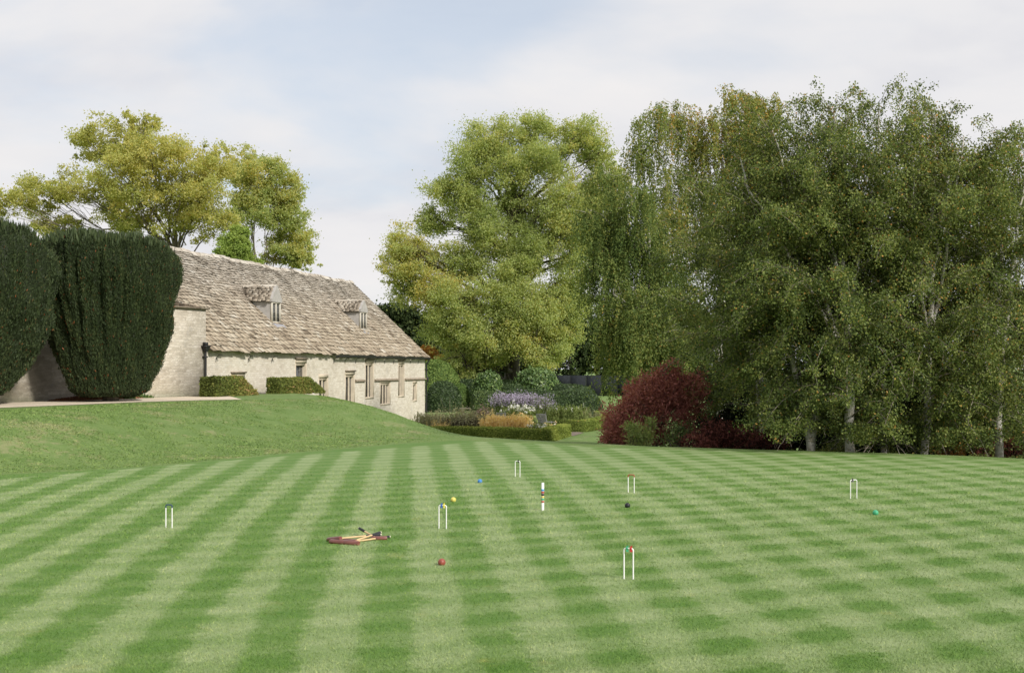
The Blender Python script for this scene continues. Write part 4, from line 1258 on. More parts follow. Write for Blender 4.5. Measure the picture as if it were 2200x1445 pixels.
for k, (px, py, rx, ry, Yd, lab) in enumerate((
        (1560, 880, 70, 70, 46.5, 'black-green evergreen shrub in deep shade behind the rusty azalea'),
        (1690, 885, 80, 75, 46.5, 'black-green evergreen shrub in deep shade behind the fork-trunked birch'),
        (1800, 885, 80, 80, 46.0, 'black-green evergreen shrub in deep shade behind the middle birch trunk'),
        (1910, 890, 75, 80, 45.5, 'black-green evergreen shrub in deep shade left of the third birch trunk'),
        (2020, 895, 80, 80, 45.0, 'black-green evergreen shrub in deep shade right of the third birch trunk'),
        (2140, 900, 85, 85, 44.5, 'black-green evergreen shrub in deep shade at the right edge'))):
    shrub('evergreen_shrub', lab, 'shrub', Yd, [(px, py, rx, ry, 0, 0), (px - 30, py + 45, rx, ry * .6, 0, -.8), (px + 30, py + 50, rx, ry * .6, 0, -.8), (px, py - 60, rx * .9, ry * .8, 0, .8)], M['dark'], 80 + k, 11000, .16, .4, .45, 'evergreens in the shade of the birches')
shrub('azalea', 'small rusty-leaved shrub at the foot of the birches, right of the third trunk', 'shrub', 38.5,
      [(2040, 965, 30, 22, -.05, 0), (2030, 940, 14, 26, .0, 0)], M['orange'], 90, 900, .10, .3, .15)
shrub('azalea', 'dark rusty shrub in the shade at the right-hand edge under the rusty birch', 'shrub', 41.0,
      [(2165, 965, 45, 28, -.05, 0), (2120, 975, 30, 14, .0, 0)], M['red'], 91, 2500, .10, .3, .22)
sheet('soil_bed', [(4.2, 42), (9.0, 38.6), (11.8, 37.0), (15, 34.8), (20, 33), (26, 34), (26, 50), (10, 52), (5, 47), (3.0, 41)], M['soil'], .03)


# ------------------------------------------------------------------ clipped shrubs and hedges of the sunken garden
def clipped(name, label, cat, grids, mat, n, ll, seed, loc, group=None, W=.55, tint=.42, sig=.16, toplight=0.0, out_j=.03, patch=None):
    """solid clipped body covered with short leaves; grids: (V, nu, nv, wrap)"""
    rng = np.random.default_rng(seed)
    b = MB()
    for V, nu, nv, wr in grids:
        b.grid(np.asarray(V) + rng.normal(0, out_j * .5, (len(V), 3)), nu, nv, wr, .08)
    V = np.concatenate(b.V); Q = np.concatenate(b.F[4])
    cen = V.mean(0)
    p, nr = sample_faces(V, Q, n, rng)
    fl = np.sum(nr * (p - cen), 1) < 0
    nr[fl] *= -1
    p = p + nr * rng.normal(.01, out_j, (n, 1))
    a = tint + rng.normal(0, sig, n)
    if patch is not None:
        a = a + patch(p, rng)
    a = np.clip(a, 0, 1)
    leaves(b, p, ll * rng.uniform(.6, 1.4, n), W, nr * .12 + np.array([0, 0, .4]), nr * 1.6, rng, a, jit=.6)
    return tag(b.build(name, mat, loc=loc), label, cat, group)


def dome_grid(c, rx, ry, h, e=2.3, ee=1.0, nu=22, nv=48, rot=0.0, wob=.04, seed=0):
    """rounded clipped mound standing on the ground"""
    th = np.linspace(0, 2 * np.pi, nv, endpoint=False); V = []
    for f in np.linspace(0, 1, nu):
        q = f * math.pi / 2
        r = max(math.cos(q), 1e-3) ** (2 / e) ; z = math.sin(q) ** ee
        w_ = 1 + wob * np.sin(3 * th + seed + 3 * f) + wob * .6 * np.sin(5 * th - seed + 6 * f)
        x = r * rx * np.cos(th) * w_; y = r * ry * np.sin(th) * w_
        V.append(np.stack([c[0] + x * math.cos(rot) - y * math.sin(rot), c[1] + x * math.sin(rot) + y * math.cos(rot), np.full(nv, c[2] + z * h)], 1))
    return np.concatenate(V), nu, nv, True


def gp(px, Y, z=GZ):
    return np.array([(px - CX) / F * Y, Y, z])


def wpx(w, Y):
    return w * Y / F


def ztop(py, Y):
    return CH - (py - HY) / F * Y


Yd = 106.0
clipped('topiary_yew', 'dark clipped yew dome nearest the barn corner', 'topiary', [dome_grid(gp(952, Yd), wpx(38, Yd), wpx(38, Yd), ztop(820, Yd) - GZ, 2.6, .85, seed=1)], M['hedge'], 14000, .16, 201, gp(952, Yd), 'clipped garden shrubs', tint=.36)
clipped('topiary_yew', 'largest rounded yew, standing right behind the barn corner and the dome', 'topiary', [dome_grid(gp(936, 116), wpx(58, 116), wpx(50, 116), ztop(774, 116) - GZ, 2.4, .9, seed=2)], M['lightyew'], 18000, .2, 202, gp(936, 116), 'clipped garden shrubs', tint=.72)
clipped('topiary_yew', 'small olive yew dome tucked right of the darker dome', 'topiary', [dome_grid(gp(988, 109), wpx(24, 109), wpx(28, 109), ztop(825, 109) - GZ, 2.5, .9, seed=3)], M['lightyew'], 8000, .16, 203, gp(988, 109), 'clipped garden shrubs', tint=.50)
clipped('laurel_bush', 'glossy bright laurel ball, the smaller of the two above the long hedge', 'shrub', [dome_grid(gp(1049, 108), wpx(31, 108), wpx(30, 108), ztop(803, 108) - GZ, 3.4, .8, seed=4, wob=.05)], M['laurel'], 9000, .24, 204, gp(1049, 108), 'clipped garden shrubs', tint=.55, out_j=.12, sig=.22)
clipped('laurel_bush', 'wide glossy laurel mound, the larger of the two above the long hedge', 'shrub', [dome_grid(gp(1153, 107), wpx(50, 107), wpx(42, 107), ztop(796, 107) - GZ, 3.4, .75, seed=5, wob=.05)], M['laurel'], 15000, .24, 205, gp(1153, 107), 'clipped garden shrubs', tint=.55, out_j=.12, sig=.22)


def cloud_hedge(name, label, Y, pts, depth, mat, n, seed, tint=.40, ll=.15, endround=True):
    """long clipped hedge whose top swells and dips; pts: photo column, top row"""
    xs = np.array([(p[0] - CX) / F * Y for p in pts]); tp = np.array([ztop(p[1], Y) for p in pts])
    n_ = 70; X = np.linspace(xs[0], xs[-1], n_); T = np.interp(X, xs, tp)
    T = np.convolve(np.pad(T, 3, 'edge'), np.ones(7) / 7, 'valid')
    ph = np.linspace(-math.pi / 2, math.pi / 2, 17); V = []
    for i, (x, t_) in enumerate(zip(X, T)):
        e = min(i, n_ - 1 - i) / 9.0
        sc = math.sqrt(max(0.02, 1 - (1 - min(e, 1)) ** 2)) if endround else 1
        h = (t_ - GZ) * (.55 + .45 * sc)
        yy = np.sign(np.sin(ph)) * np.abs(np.sin(ph)) ** .55 * depth * .5 * sc
        z = GZ - .05 + np.abs(np.cos(ph)) ** .45 * h
        V.append(np.stack([np.full(17, x), Y + depth * .5 + yy, z], 1))
    mid = np.array([X.mean(), Y + depth * .5, GZ])
    return clipped(name, label, 'hedge', [(np.concatenate(V), n_, 17, False)], mat, n, ll, seed, mid, tint=tint)


cloud_hedge('clipped_hedge', 'long dark billowing clipped hedge behind the flower beds, rounded at its right end', 96.0,
            ((1062, 846), (1085, 840), (1110, 838), (1150, 836.5), (1180, 841), (1200, 842), (1225, 836), (1250, 836), (1275, 841), (1292, 852), (1297, 862)), 3.2, M['hedge'], 30000, 211)
cloud_hedge('clipped_hedge', 'olive-green loose left end of the long hedge, beside a gap', 97.5, ((1012, 843), (1030, 840), (1055, 841), (1078, 846)), 2.0, M['hedge'], 9000, 212, .62)
cloud_hedge('clipped_hedge', 'dark clipped hedge rising behind the right part of the long hedge', 103.0, ((1185, 832), (1200, 825), (1240, 826), (1270, 832), (1286, 845)), 2.4, M['hedge'], 12000, 213, .38)
cloud_hedge('clipped_hedge', 'square dark hedge behind the small dome, left of the laurel ball', 115.0, ((988, 815), (1030, 814)), 2.0, M['hedge'], 7000, 214, .36, endround=False)
cloud_hedge('clipped_hedge', 'dark hedge seen between the two laurels', 117.0, ((1062, 816), (1120, 816)), 2.0, M['hedge'], 7000, 215, .40, endround=False)
cloud_hedge('clipped_hedge', 'low dark rounded hedge below the gap between the two laurels', 104.0, ((1078, 832), (1095, 825), (1115, 826), (1130, 832)), 1.6, M['hedge'], 6000, 216, .44)


def box_hedge(name, label, path, h, wd, mat, n, seed, ll=.075, tint=.45, loc=None):
    """low hedge clipped square along a path of ground points"""
    path = np.asarray(path, float); k = []
    for a, c in zip(path[:-1], path[1:]):
        m_ = max(2, int(np.linalg.norm(c - a) / .25)); k += [a + (c - a) * f for f in np.linspace(0, 1, m_, endpoint=False)]
    k.append(path[-1]); k = np.array(k)
    for _ in range(4):
        k[1:-1] = (k[:-2] + k[1:-1] * 2 + k[2:]) / 4
    tn = unit(np.gradient(k, axis=0)); nm = np.stack([tn[:, 1], -tn[:, 0], 0 * tn[:, 0]], 1)
    sec = [(-.5, 0), (-.5, .3), (-.5, .6), (-.5, .85), (-.47, .97), (-.4, 1.0), (-.2, 1.01), (0, 1.01), (.2, 1.01), (.4, 1.0), (.47, .97), (.5, .85), (.5, .6), (.5, .3), (.5, 0)]
    V = np.array([[p + q * o * wd + np.array([0, 0, hz * h]) for o, hz in sec] for p, q in zip(k, nm)])
    grids = [(V.reshape(-1, 3), len(k), len(sec), False)]
    for e in (0, -1):                       # close the ends
        s_ = V[e]; mid = k[e] + np.array([0, 0, h * .5])
        grids.append((np.concatenate([s_, s_ * .5 + mid * .5, np.repeat(mid[None], len(sec), 0)]), 3, len(sec), True))
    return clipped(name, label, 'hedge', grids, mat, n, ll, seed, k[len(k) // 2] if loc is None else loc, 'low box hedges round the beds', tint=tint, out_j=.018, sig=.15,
                   patch=lambda p, r: .14 * np.sin(p[:, 0] * 2.1) * np.sin(p[:, 1] * 1.7 + p[:, 2] * 3) + .10 * (p[:, 2] > GZ + h * .93))  # last term lightens the top leaves: sunlight put into their colour


box_hedge('box_hedge', 'low clipped box hedge along the front of the beds, turning back at its right end',
          [G(880, 944, GZ), G(1000, 944, GZ), G(1090, 946.5, GZ), G(1140, 950, GZ), G(1163, 951, GZ), G(1180, 947, GZ), G(1216, 937.5, GZ) + np.array([0, .4, 0])] , .64, .55, M['box'], 36000, 221, .085)
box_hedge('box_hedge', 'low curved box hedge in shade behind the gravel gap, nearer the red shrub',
          [G(1190, 928, GZ), G(1222, 927.5, GZ), G(1250, 927.5, GZ), G(1272, 924, GZ), G(1293, 918, GZ), G(1298, 910, GZ), G(1285, 903, GZ)], .64, .55, M['box'], 22000, 222, .085, tint=.34)  # lower tint puts the shade of the trees into the leaf colour
sheet('garden_path', [tuple(G(x, y, GZ)[:2]) for x, y in ((1214, 939), (1236, 935.5), (1254, 929.5), (1222, 926), (1190, 917), (1130, 905), (1085, 903), (1080, 909), (1150, 918), (1205, 933))], M['path'], .02)


# ------------------------------------------------------------------ flower beds
def flowers(name, label, cat, spots, h, n, stem, stem_rng, head=None, head_rng=(0, 1), head_n=8, head_r=.10, head_l=.08, seed=0, leaf_l=.16, leaf_w=.25, lean=.12, leafy=14, spike=0.0, group=None, hvar=.22, headfrac=.7):
    """clump of stems with leaves and flower heads; spots: (photo column, depth, spread x, spread y)"""
    rng = np.random.default_rng(seed)
    b = MB()
    base = gp(spots[0][0], spots[0][1])
    per = n // len(spots)
    for px, Y, sx_, sy in spots:
        c = gp(px, Y)
        q = rng.normal(size=(per, 2)) * .5
        g = c + np.stack([q[:, 0] * sx_, q[:, 1] * sy, np.zeros(per)], 1)
        hh = h * np.clip(rng.normal(1, hvar, per), .35, 1.5)
        tip = g + np.stack([rng.normal(0, lean, per), rng.normal(0, lean, per), hh], 1)
        ax = tip - g; sd = unit(np.cross(ax, rng.normal(size=(per, 3)))) * .011
        V = np.stack([g - sd, g + sd, tip + sd * .5, tip - sd * .5], 1).reshape(-1, 3)
        b.add(V, np.arange(per * 4).reshape(per, 4), rng.uniform(*stem_rng, per))
        idx = np.repeat(np.arange(per), leafy); f = rng.random(len(idx)) ** .9
        pp = g[idx] + ax[idx] * f[:, None] + rng.normal(size=(len(idx), 3)) * .045
        leaves(b, pp, leaf_l * rng.uniform(.5, 1.3, len(idx)), leaf_w, rng.normal(size=(len(idx), 3)) * .6 + np.array([0, 0, .8]), rng.normal(size=(len(idx), 3)), rng, np.clip(rng.uniform(*stem_rng, len(idx)), 0, 1), jit=.5)
        if head is not None:
            sel = np.nonzero(rng.random(per) < headfrac)[0]
            hi = np.repeat(sel, head_n)
            off = rng.normal(size=(len(hi), 3)) * head_r
            off[:, 2] = off[:, 2] * (1 + spike) - spike * head_r * 1.5
            leaves(b, tip[hi] + off, head_l * rng.uniform(.6, 1.3, len(hi)), .8, rng.normal(size=(len(hi), 3)), np.array([0, -.6, .6]), rng, rng.uniform(*head_rng, len(hi)), jit=.8, m=1)
    return tag(b.build(name, [stem] + ([head] if head is not None else []), loc=base), label, cat, group)


def petal(name, stops):
    return leaf_mat(name, stops, .25, .7, .1)


M['stemgreen'] = leaf_mat('perennial_green', [(0, (.05, .08, .022)), (.5, (.15, .205, .055)), (1, (.28, .32, .11))], .25)
M['sage'] = leaf_mat('grey_green_stems', [(0, (.16, .155, .085)), (.5, (.33, .325, .18)), (1, (.50, .47, .30))], .25)
M['brown'] = leaf_mat('withered_stems', [(0, (.030, .022, .020)), (.5, (.085, .060, .050)), (1, (.19, .14, .09))], .1)
M['gold'] = leaf_mat('golden_foliage', [(0, (.62, .40, .20)), (.4, (.84, .66, .34)), (.8, (.90, .77, .42)), (1, (.86, .66, .48))], .45)
M['aster'] = petal('aster_petals', [(0, (.24, .20, .30)), (.6, (.38, .34, .46)), (1, (.52, .48, .58))])
M['white'] = petal('white_petals', [(0, (.60, .60, .58)), (1, (.85, .85, .83))])
M['pink'] = petal('faded_pink_heads', [(0, (.25, .15, .13)), (1, (.48, .36, .32))])
M['canna'] = petal('orange_petals', [(0, (.55, .14, .02)), (1, (.70, .28, .04))])

for k, (px, Y, lab) in enumerate(((912, 68.0, 'grey-green bushy herb at the left end of the bed by the barn corner'), (936, 69.0, 'second grey-green bushy herb, just right of the one by the barn corner'))):
    flowers('herb_plant', lab, 'plant', [(px, Y, .55, .5)], 1.05, 170, M['sage'], (.3, 1), seed=300 + k, leafy=16, leaf_l=.15, group='bed plants', lean=.10, hvar=.14)
flowers('yellow_plant', 'small yellow-green spiky plant before the brown seed heads', 'plant', [(945, 66.5, .5, .3)], .70, 90, M['gold'], (.1, .7), seed=303, leafy=12, leaf_l=.11, group='bed plants')
for k, (px, Y, sp) in enumerate(((962, 67.5, .55), (990, 67.5, .6), (1018, 67.0, .6), (1040, 67.5, .5))):
    flowers('seed_head_plant', ('leftmost', 'second', 'third', 'rightmost')[k] + ' clump of dark brown withered stems with beige tops behind the box hedge', 'plant', [(px, Y, sp, .5)], .95, 150, M['brown'], (0, .7), M['sage'], (.2, .9), 9, .075, .085, seed=310 + k, leafy=5, leaf_l=.10, group='withered bed plants', lean=.05, spike=1.4, hvar=.16)
for k, (px, Y, sp) in enumerate(((985, 70.5, .8), (1020, 70.5, .8), (1050, 70.5, .5))):
    flowers('grassy_perennial', ('left', 'middle', 'right')[k] + ' pale feathery grassy clump standing behind the brown seed heads', 'plant', [(px, Y, sp, .5)], 1.10, 120, M['sage'], (.2, .9), M['sage'], (.5, 1), 7, .09, .07, seed=320 + k, leafy=9, leaf_l=.18, leaf_w=.12, group='bed plants', spike=1.2)
for k, (px, Y, sp) in enumerate(((1052, 66.5, .45), (1074, 66.2, .5), (1098, 66.0, .5), (1122, 66.0, .45))):
    flowers('golden_perennial', ('leftmost', 'second', 'third', 'rightmost')[k] + ' golden-orange autumn clump in the front bed', 'plant', [(px, Y, sp, .55)], 1.02, 150, M['gold'], (.15, 1), seed=330 + k, leafy=20, leaf_l=.15, leaf_w=.35, group='golden autumn clumps', lean=.08, hvar=.15)
flowers('rusty_perennial', 'reddish-brown faded clump left of the golden ones', 'plant', [(1040, 68.5, .4, .4)], 1.05, 110, M['brown'], (.5, 1), M['pink'], (0, 1), 9, .09, .09, seed=336, group='bed plants')
flowers('canna_plant', 'tall broad-leaved green plant with orange-red flowers beside the garden chairs', 'plant', [(1139, 67.5, .35, .4)], .95, 50, M['stemgreen'], (.3, 1), M['canna'], (0, 1), 6, .05, .08, seed=340, leafy=10, leaf_l=.34, leaf_w=.3, headfrac=.08, group='bed plants', hvar=.3)
flowers('green_perennial', 'low green leafy clump with white flowers inside the hedge corner', 'plant', [(1158, 65.2, .5, .3)], .62, 110, M['stemgreen'], (.3, 1), M['white'], (.2, 1), 5, .04, .10, seed=341, headfrac=.13, group='bed plants')
flowers('green_perennial', 'small bronze-green clump right of the white-flowered one, at the hedge corner', 'plant', [(1180, 67.2, .25, .3)], .55, 60, M['stemgreen'], (.2, .9), M['gold'], (.1, .7), 5, .05, .10, seed=342, headfrac=.3, group='bed plants')
for k, (px, Y, sp) in enumerate(((1077, 83.0, .7), (1105, 83.0, .8), (1133, 83.5, .7))):
    flowers('aster_plant', ('left', 'middle', 'right')[k] + ' tall cloud of lilac asters before the long dark hedge', 'plant', [(px, Y, sp, .6)], 1.55, 170, M['stemgreen'], (.1, .7), M['aster'], (0, 1), 14, .13, .085, seed=350 + k, leafy=8, leaf_l=.12, group='lilac asters', hvar=.12)
flowers('aster_plant', 'bluish aster clump behind the slatted garden chair', 'plant', [(1172, 82.0, .55, .5)], 1.38, 130, M['stemgreen'], (.2, .9), M['aster'], (0, .8), 10, .13, .08, seed=354, leafy=12, group='lilac asters', headfrac=.6)
for k, (px, Y, sp) in enumerate(((1105, 79.0, .6), (1130, 78.5, .6))):
    flowers('white_anemone', ('left', 'right')[k] + ' clump of white anemones standing below the lilac asters', 'plant', [(px, Y, sp, .5)], 1.12, 120, M['stemgreen'], (.3, 1), M['white'], (0, 1), 6, .045, .12, seed=360 + k, leafy=14, group='white anemones', headfrac=.34, hvar=.14)
for k, (px, Y, sp) in enumerate(((1195, 76.0, .6), (1217, 76.0, .6), (1238, 76.5, .6))):
    flowers('green_perennial', ('left', 'middle', 'right')[k] + ' tall bushy green perennial in the right-hand bed', 'plant', [(px, Y, sp, .55)], 1.15, 150, M['stemgreen'], (.15, 1), M['white'], (0, 1), 4, .04, .07, seed=370 + k, leafy=22, group='green perennials of the right bed', headfrac=.05, hvar=.14)
for k, (px, Y) in enumerate(((1256, 77.0), (1274, 78.5))):
    flowers('ornamental_grass', ('arching brown-green grass in the right-hand bed', 'smaller reddish grass at the right end of the bed')[k], 'plant', [(px, Y, .3, .3)], 1.0 - .15 * k, 80, M['sage'], (0, .6), seed=380 + k, leafy=7, leaf_l=.3, leaf_w=.06, lean=.25, group='bed plants')
flowers('bed_edging', 'low green plants along the right-hand bed behind its box hedge', 'plant', [(1205, 74.6, .9, .25), (1240, 74.8, .9, .25), (1268, 77.0, .5, .3)], .55, 200, M['stemgreen'], (.2, 1), seed=385, leafy=14)
rngs = np.random.default_rng(77)
st = MB(); root = gp(965, 78.0)
for _ in range(9):
    st.tube(wavy(root, root + np.array([rngs.normal(0, .28), rngs.normal(0, .2), rngs.uniform(1.2, 2.0)]), 6, .04, rngs), np.linspace(.022, .006, 6), 4)
tag(st.build('sapling', M['sage'], loc=root), 'thin leafless sapling before the dark yew dome', 'sapling')

# garden furniture on the little terrace
M['teak'] = simple('silvered_teak', (.36, .35, .34), .75, .2, .2, 12.0)
M['teakdark'] = simple('dark_weathered_teak', (.075, .070, .066), .75, .2, .2, 12.0)


def garden_chair(label, loc, rz, mat):
    t = thing('garden_chair', label, 'chair', loc, rz, 'slatted garden chairs')
    for sx_ in (-1, 1):
        b = MB(); b.box((sx_ * .27 - .025, -.27, 0), (sx_ * .27 + .025, -.22, .62)); b.build('leg', mat, t)
        b = MB(); b.prism([(sx_ * .27 - .025, .20, 0), (sx_ * .27 + .025, .20, 0), (sx_ * .27 + .025, .26, 0), (sx_ * .27 - .025, .26, 0)],
                          [(sx_ * .27 - .025, .36, 1.05), (sx_ * .27 + .025, .36, 1.05), (sx_ * .27 + .025, .41, 1.05), (sx_ * .27 - .025, .41, 1.05)]); b.build('leg', mat, t)
        b = MB(); b.box((sx_ * .27 - .035, -.30, .62), (sx_ * .27 + .035, .29, .65)); b.build('armrest', mat, t)
    b = MB()
    for k in range(5):
        b.box((-.245, -.26 + k * .10, .41), (.245, -.18 + k * .10, .435))
    b.build('seat', mat, t)
    b = MB()
    for k in range(6):
        z = .50 + k * .095; y = .285 + (z - .5) * .16
        b.box((-.243, y, z), (.243, y + .022, z + .062))
    b.build('backrest', mat, t)
    return t


garden_chair('slatted garden chair seen from behind, its back upright by the canna plant', gp(1160, 73.5), math.pi + .15, M['teak'])
garden_chair('slatted garden chair turned sideways, rightmost of the garden chairs', gp(1181, 71.5), math.pi - 1.15, M['teak'])
garden_chair('slatted garden chair left of the golden plants\' tops, below the lilac asters', gp(1073, 74.5), -.25, M['teak'])
tb = thing('garden_table', 'dark low garden table between the upright chair and the canna plant', 'table', gp(1144, 74.0), .1)
b = MB()
for k in range(6):
    b.box((-.62, -.36 + k * .122, .70), (.62, -.25 + k * .122, .735))
b.build('tabletop', M['teakdark'], tb)
for sx_ in (-.54, .54):
    for sy in (-.28, .28):
        b = MB(); b.box((sx_ - .035, sy - .035, 0), (sx_ + .035, sy + .035, .699)); b.build('leg', M['teakdark'], tb)
bn = thing('stone_bench', 'pale stone bench in the gap between the small dome and the hedge', 'bench', gp(1008, 100.5), 0.1)
b = MB(); b.box((-.75, -.22, .40), (.75, .22, .52)); b.build('seat', M['ashlar'], bn)
for sx_ in (-.5, .5):
    b = MB(); b.box((sx_ - .12, -.18, 0), (sx_ + .12, .18, .399)); b.build('support', M['ashlar'], bn)

# hedges clipped beside the barn, sloping at one end
def wedge_hedge(label, px0, px1, pxs, pytop, off, seed):
    z0 = TZ - .06
    def onwall(px, d):
        n_ = -HV; q = HO + n_ * d
        dr = np.array([(px - CX) / F, 1, 0]); c = np.array([0, 0, 0.0]); k = np.dot(q - c, n_) / np.dot(dr, n_)
        return dr * k
    a, b_, s_ = onwall(px0, off), onwall(px1, off), onwall(pxs, off)
    d = unit(b_ - a); n_ = np.array([d[1], -d[0], 0]); L = np.linalg.norm(b_ - a); Ls = np.linalg.norm(s_ - a)
    t0 = ztop(pytop, a[1])
    V = []
    xs = np.concatenate([np.linspace(0, Ls, 14), np.linspace(Ls, L, 12)[1:]])
    for x in xs:
        h = (t0 - z0) if x <= Ls else (t0 - z0) * (1 - (x - Ls) / (L - Ls)) + .12
        p = a + d * x
        zz = z0
        for o, hz in ((.34, 0), (.34, .35), (.34, .7), (.34, .96), (.30, 1), (.15, 1.005), (-.15, 1.005), (-.3, 1), (-.34, .96), (-.34, .5), (-.34, 0)):
            V.append(p + n_ * o + np.array([0, 0, zz + hz * h]))
    V = np.array(V); nv = 11
    grids = [(V, len(xs), nv, False)]
    for e in (0, len(xs) - 1):
        s2 = V[e * nv:(e + 1) * nv]; mid = s2.mean(0)
        grids.append((np.concatenate([s2, s2 * .5 + mid * .5, np.repeat(mid[None], nv, 0)]), 3, nv, True))
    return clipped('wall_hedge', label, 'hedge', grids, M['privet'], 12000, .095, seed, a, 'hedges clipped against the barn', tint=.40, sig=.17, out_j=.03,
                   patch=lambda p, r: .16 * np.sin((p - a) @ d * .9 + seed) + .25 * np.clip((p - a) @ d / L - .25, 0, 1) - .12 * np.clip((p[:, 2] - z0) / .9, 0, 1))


wedge_hedge('left clipped hedge by the barn rainwater pipe, browning where it slopes down', 446, 540, 503, 812.5, 1.2, 401)
wedge_hedge('right clipped hedge against the barn wall, sloping down by the window', 588, 684, 648, 814.5, 1.2, 402)

# tennis court fence far beyond
M['net'] = simple('black_windbreak_net', (.022, .025, .029), .9, .1, .25, 3.0)
fn = thing('court_fence', 'tall black netted tennis court fence beyond the clipped hedges', 'fence', gp(1260, 166.0))
YF = 166.0
xs = [((p - CX) / F * YF) for p in (1196, 1225, 1259, 1292, 1326, 1360, 1394, 1428, 1462)]
for x0, x1 in zip(xs[:-1], xs[1:]):
    b = MB(); b.box((x0 + .04, YF - .01, GZ + (.02 if x0 > 6 else 1.2)), (x1 - .04, YF + .01, GZ + 2.72)); b.build('net_panel', M['net'], fn, loc=gp(1260, 166.0))
for x in xs:
    b = MB(); b.tube([(x, YF, GZ - .2), (x, YF, GZ + 2.8)], .04, 6); b.build('post', M['iron'], fn, loc=gp(1260, 166.0))


# ------------------------------------------------------------------ croquet set
M['hoopwhite'] = simple('white_hoop_paint', (.78, .78, .76), .45, .4, .04, 20.0)
M['hoopblue'] = simple('navy_hoop_paint', (.035, .06, .13), .45, .4, .1, 20.0)
M['hoopred'] = simple('red_hoop_paint', (.36, .05, .035), .45, .4, .1, 20.0)
CLIP = {k: simple(k + '_clip_plastic', c, .4, .4, .1, 30.0) for k, c in (('green', (.05, .36, .17)), ('red', (.50, .04, .035)), ('blue', (.04, .11, .42)), ('yellow', (.70, .60, .10)), ('black', (.02, .02, .02)))}


def hoop(label, px, py, w, rz, crown, clips, h=.315):
    c = G(px, py)
    t = thing('croquet_hoop', label, 'hoop', c, rz, 'croquet hoops on the lawn')
    r = .0082; hw = w / 2
    for sx_ in (-1, 1):
        b = MB(); b.tube([(sx_ * hw, 0, -.06), (sx_ * hw, 0, h - .046)], r, 10); b.build('leg', M['hoopwhite'], t, smooth=False)
    b = MB(); cr = .022
    arc = [(-hw, 0, h - .045)] + [(-hw + cr - cr * math.cos(q), 0, h - cr - .001 + cr * math.sin(q)) for q in np.linspace(0, math.pi / 2, 5)]
    arc += [(-p[0], 0, p[2]) for p in arc[::-1]]
    b.tube(arc, r * 1.02, 10); b.build('crown', crown, t)
    for k, (col, f) in enumerate(clips):
        x = (f - .5) * (w - .005)
        b = MB()                                    # spring clip: jaws round the wire and two finger tabs
        b.tube([(x - .010, 0, h + .001), (x + .010, 0, h + .001)], .0155, 10)
        for sg, dx in ((1, -.010), (-1, .008)):
            b.prism([(x - .010, sg * .004, h - .008), (x + .012, sg * .004, h - .008), (x + .012, sg * .010, h - .008), (x - .010, sg * .010, h - .008)],
                    [(x - .012 + dx, sg * .012, h - .036), (x + .012 + dx, sg * .012, h - .036), (x + .012 + dx, sg * .018, h - .036), (x - .012 + dx, sg * .018, h - .036)])
        b.prism([(x - .010, -.004, h + .010), (x + .008, -.004, h + .010), (x + .008, .004, h + .010), (x - .010, .004, h + .010)],
                [(x - .002, -.004, h + .030), (x + .016, -.004, h + .030), (x + .016, .004, h + .030), (x - .002, .004, h + .030)])
        b.build('clip', CLIP[col], t)
    return t


W_ = M['hoopwhite']
hoop('white croquet hoop nearest the camera, with a green and a red clip', 1350.5, 1245.5, .104, -.40, W_, [('green', .34), ('red', .78)], .345)
hoop('white croquet hoop with blue and yellow clips, behind the red ball', 951, 1136.8, .110, -.25, W_, [('blue', .35), ('yellow', .70)], .345)
hoop('white croquet hoop with a navy blue top, standing alone at left', 363, 1135.2, .096, -.2, M['hoopblue'], [], .345)
hoop('white croquet hoop with one black clip, farthest from the camera', 1112, 1025.2, .106, -.35, W_, [('black', .66)], .345)
hoop('white croquet hoop with a red-painted top, behind the black ball', 1356, 1059.5, .112, -.3, M['hoopred'], [], .345)
hoop('white croquet hoop with one black clip, beyond the green ball at right', 1834, 1072.5, .122, .25, W_, [('black', .30)], .345)


def ball_mat(name, c):
    m, t, out = new_mat(name)
    tc = t.n('ShaderNodeTexCoord')
    nz = t.noise(tc.outputs['Object'], 22.0, 4, .65)
    col = t.ramp(nz, [(.3, tuple(x * .62 for x in c)), (.55, c), (.8, tuple(min(1, x * 1.25 + .03) for x in c))])
    b = t.n('ShaderNodeBsdfPrincipled'); t.link(col, b.inputs['Base Color']); b.inputs['Roughness'].default_value = .38
    b.inputs['Specular IOR Level'].default_value = .45
    v = t.n('ShaderNodeTexVoronoi'); v.inputs['Scale'].default_value = 140; t.link(tc.outputs['Object'], v.inputs['Vector'])
    bp = t.n('ShaderNodeBump'); bp.inputs['Strength'].default_value = .35; bp.inputs['Distance'].default_value = .004
    t.link(v.outputs['Distance'], bp.inputs['Height']); t.link(bp.outputs[0], b.inputs['Normal'])
    t.link(b.outputs[0], out.inputs[0])
    return m


def ball(label, px, py, col, r=.046):
    c = G(px, py)
    Yb = c[1]
    b = MB(); n = 14
    b.lathe([(max(.0008, r * math.sin(q)), r * .96 - r * math.cos(q)) for q in np.linspace(0, math.pi, n)], 24)
    o = b.build('croquet_ball', ball_mat(col[0] + '_ball', col[1]), smooth=True, loc=(0, 0, 0))
    o.location = c
    return tag(o, label, 'ball', 'croquet balls on the lawn')


ball('scuffed red croquet ball on the lawn in front of the blue-and-yellow-clipped hoop', 949, 1215, ('red', (.30, .075, .05)), .045)
ball('yellow croquet ball just behind the hoop with two clips', 974, 1078.5, ('yellow', (.70, .60, .14)))
ball('blue croquet ball, farthest ball from the camera', 1031, 1038, ('blue', (.06, .24, .60)))
ball('black croquet ball on the lawn before the red-topped hoop', 1348, 1091, ('black', (.012, .013, .016)))
ball('green croquet ball on the lawn at right', 1881, 1107, ('green', (.06, .40, .20)))

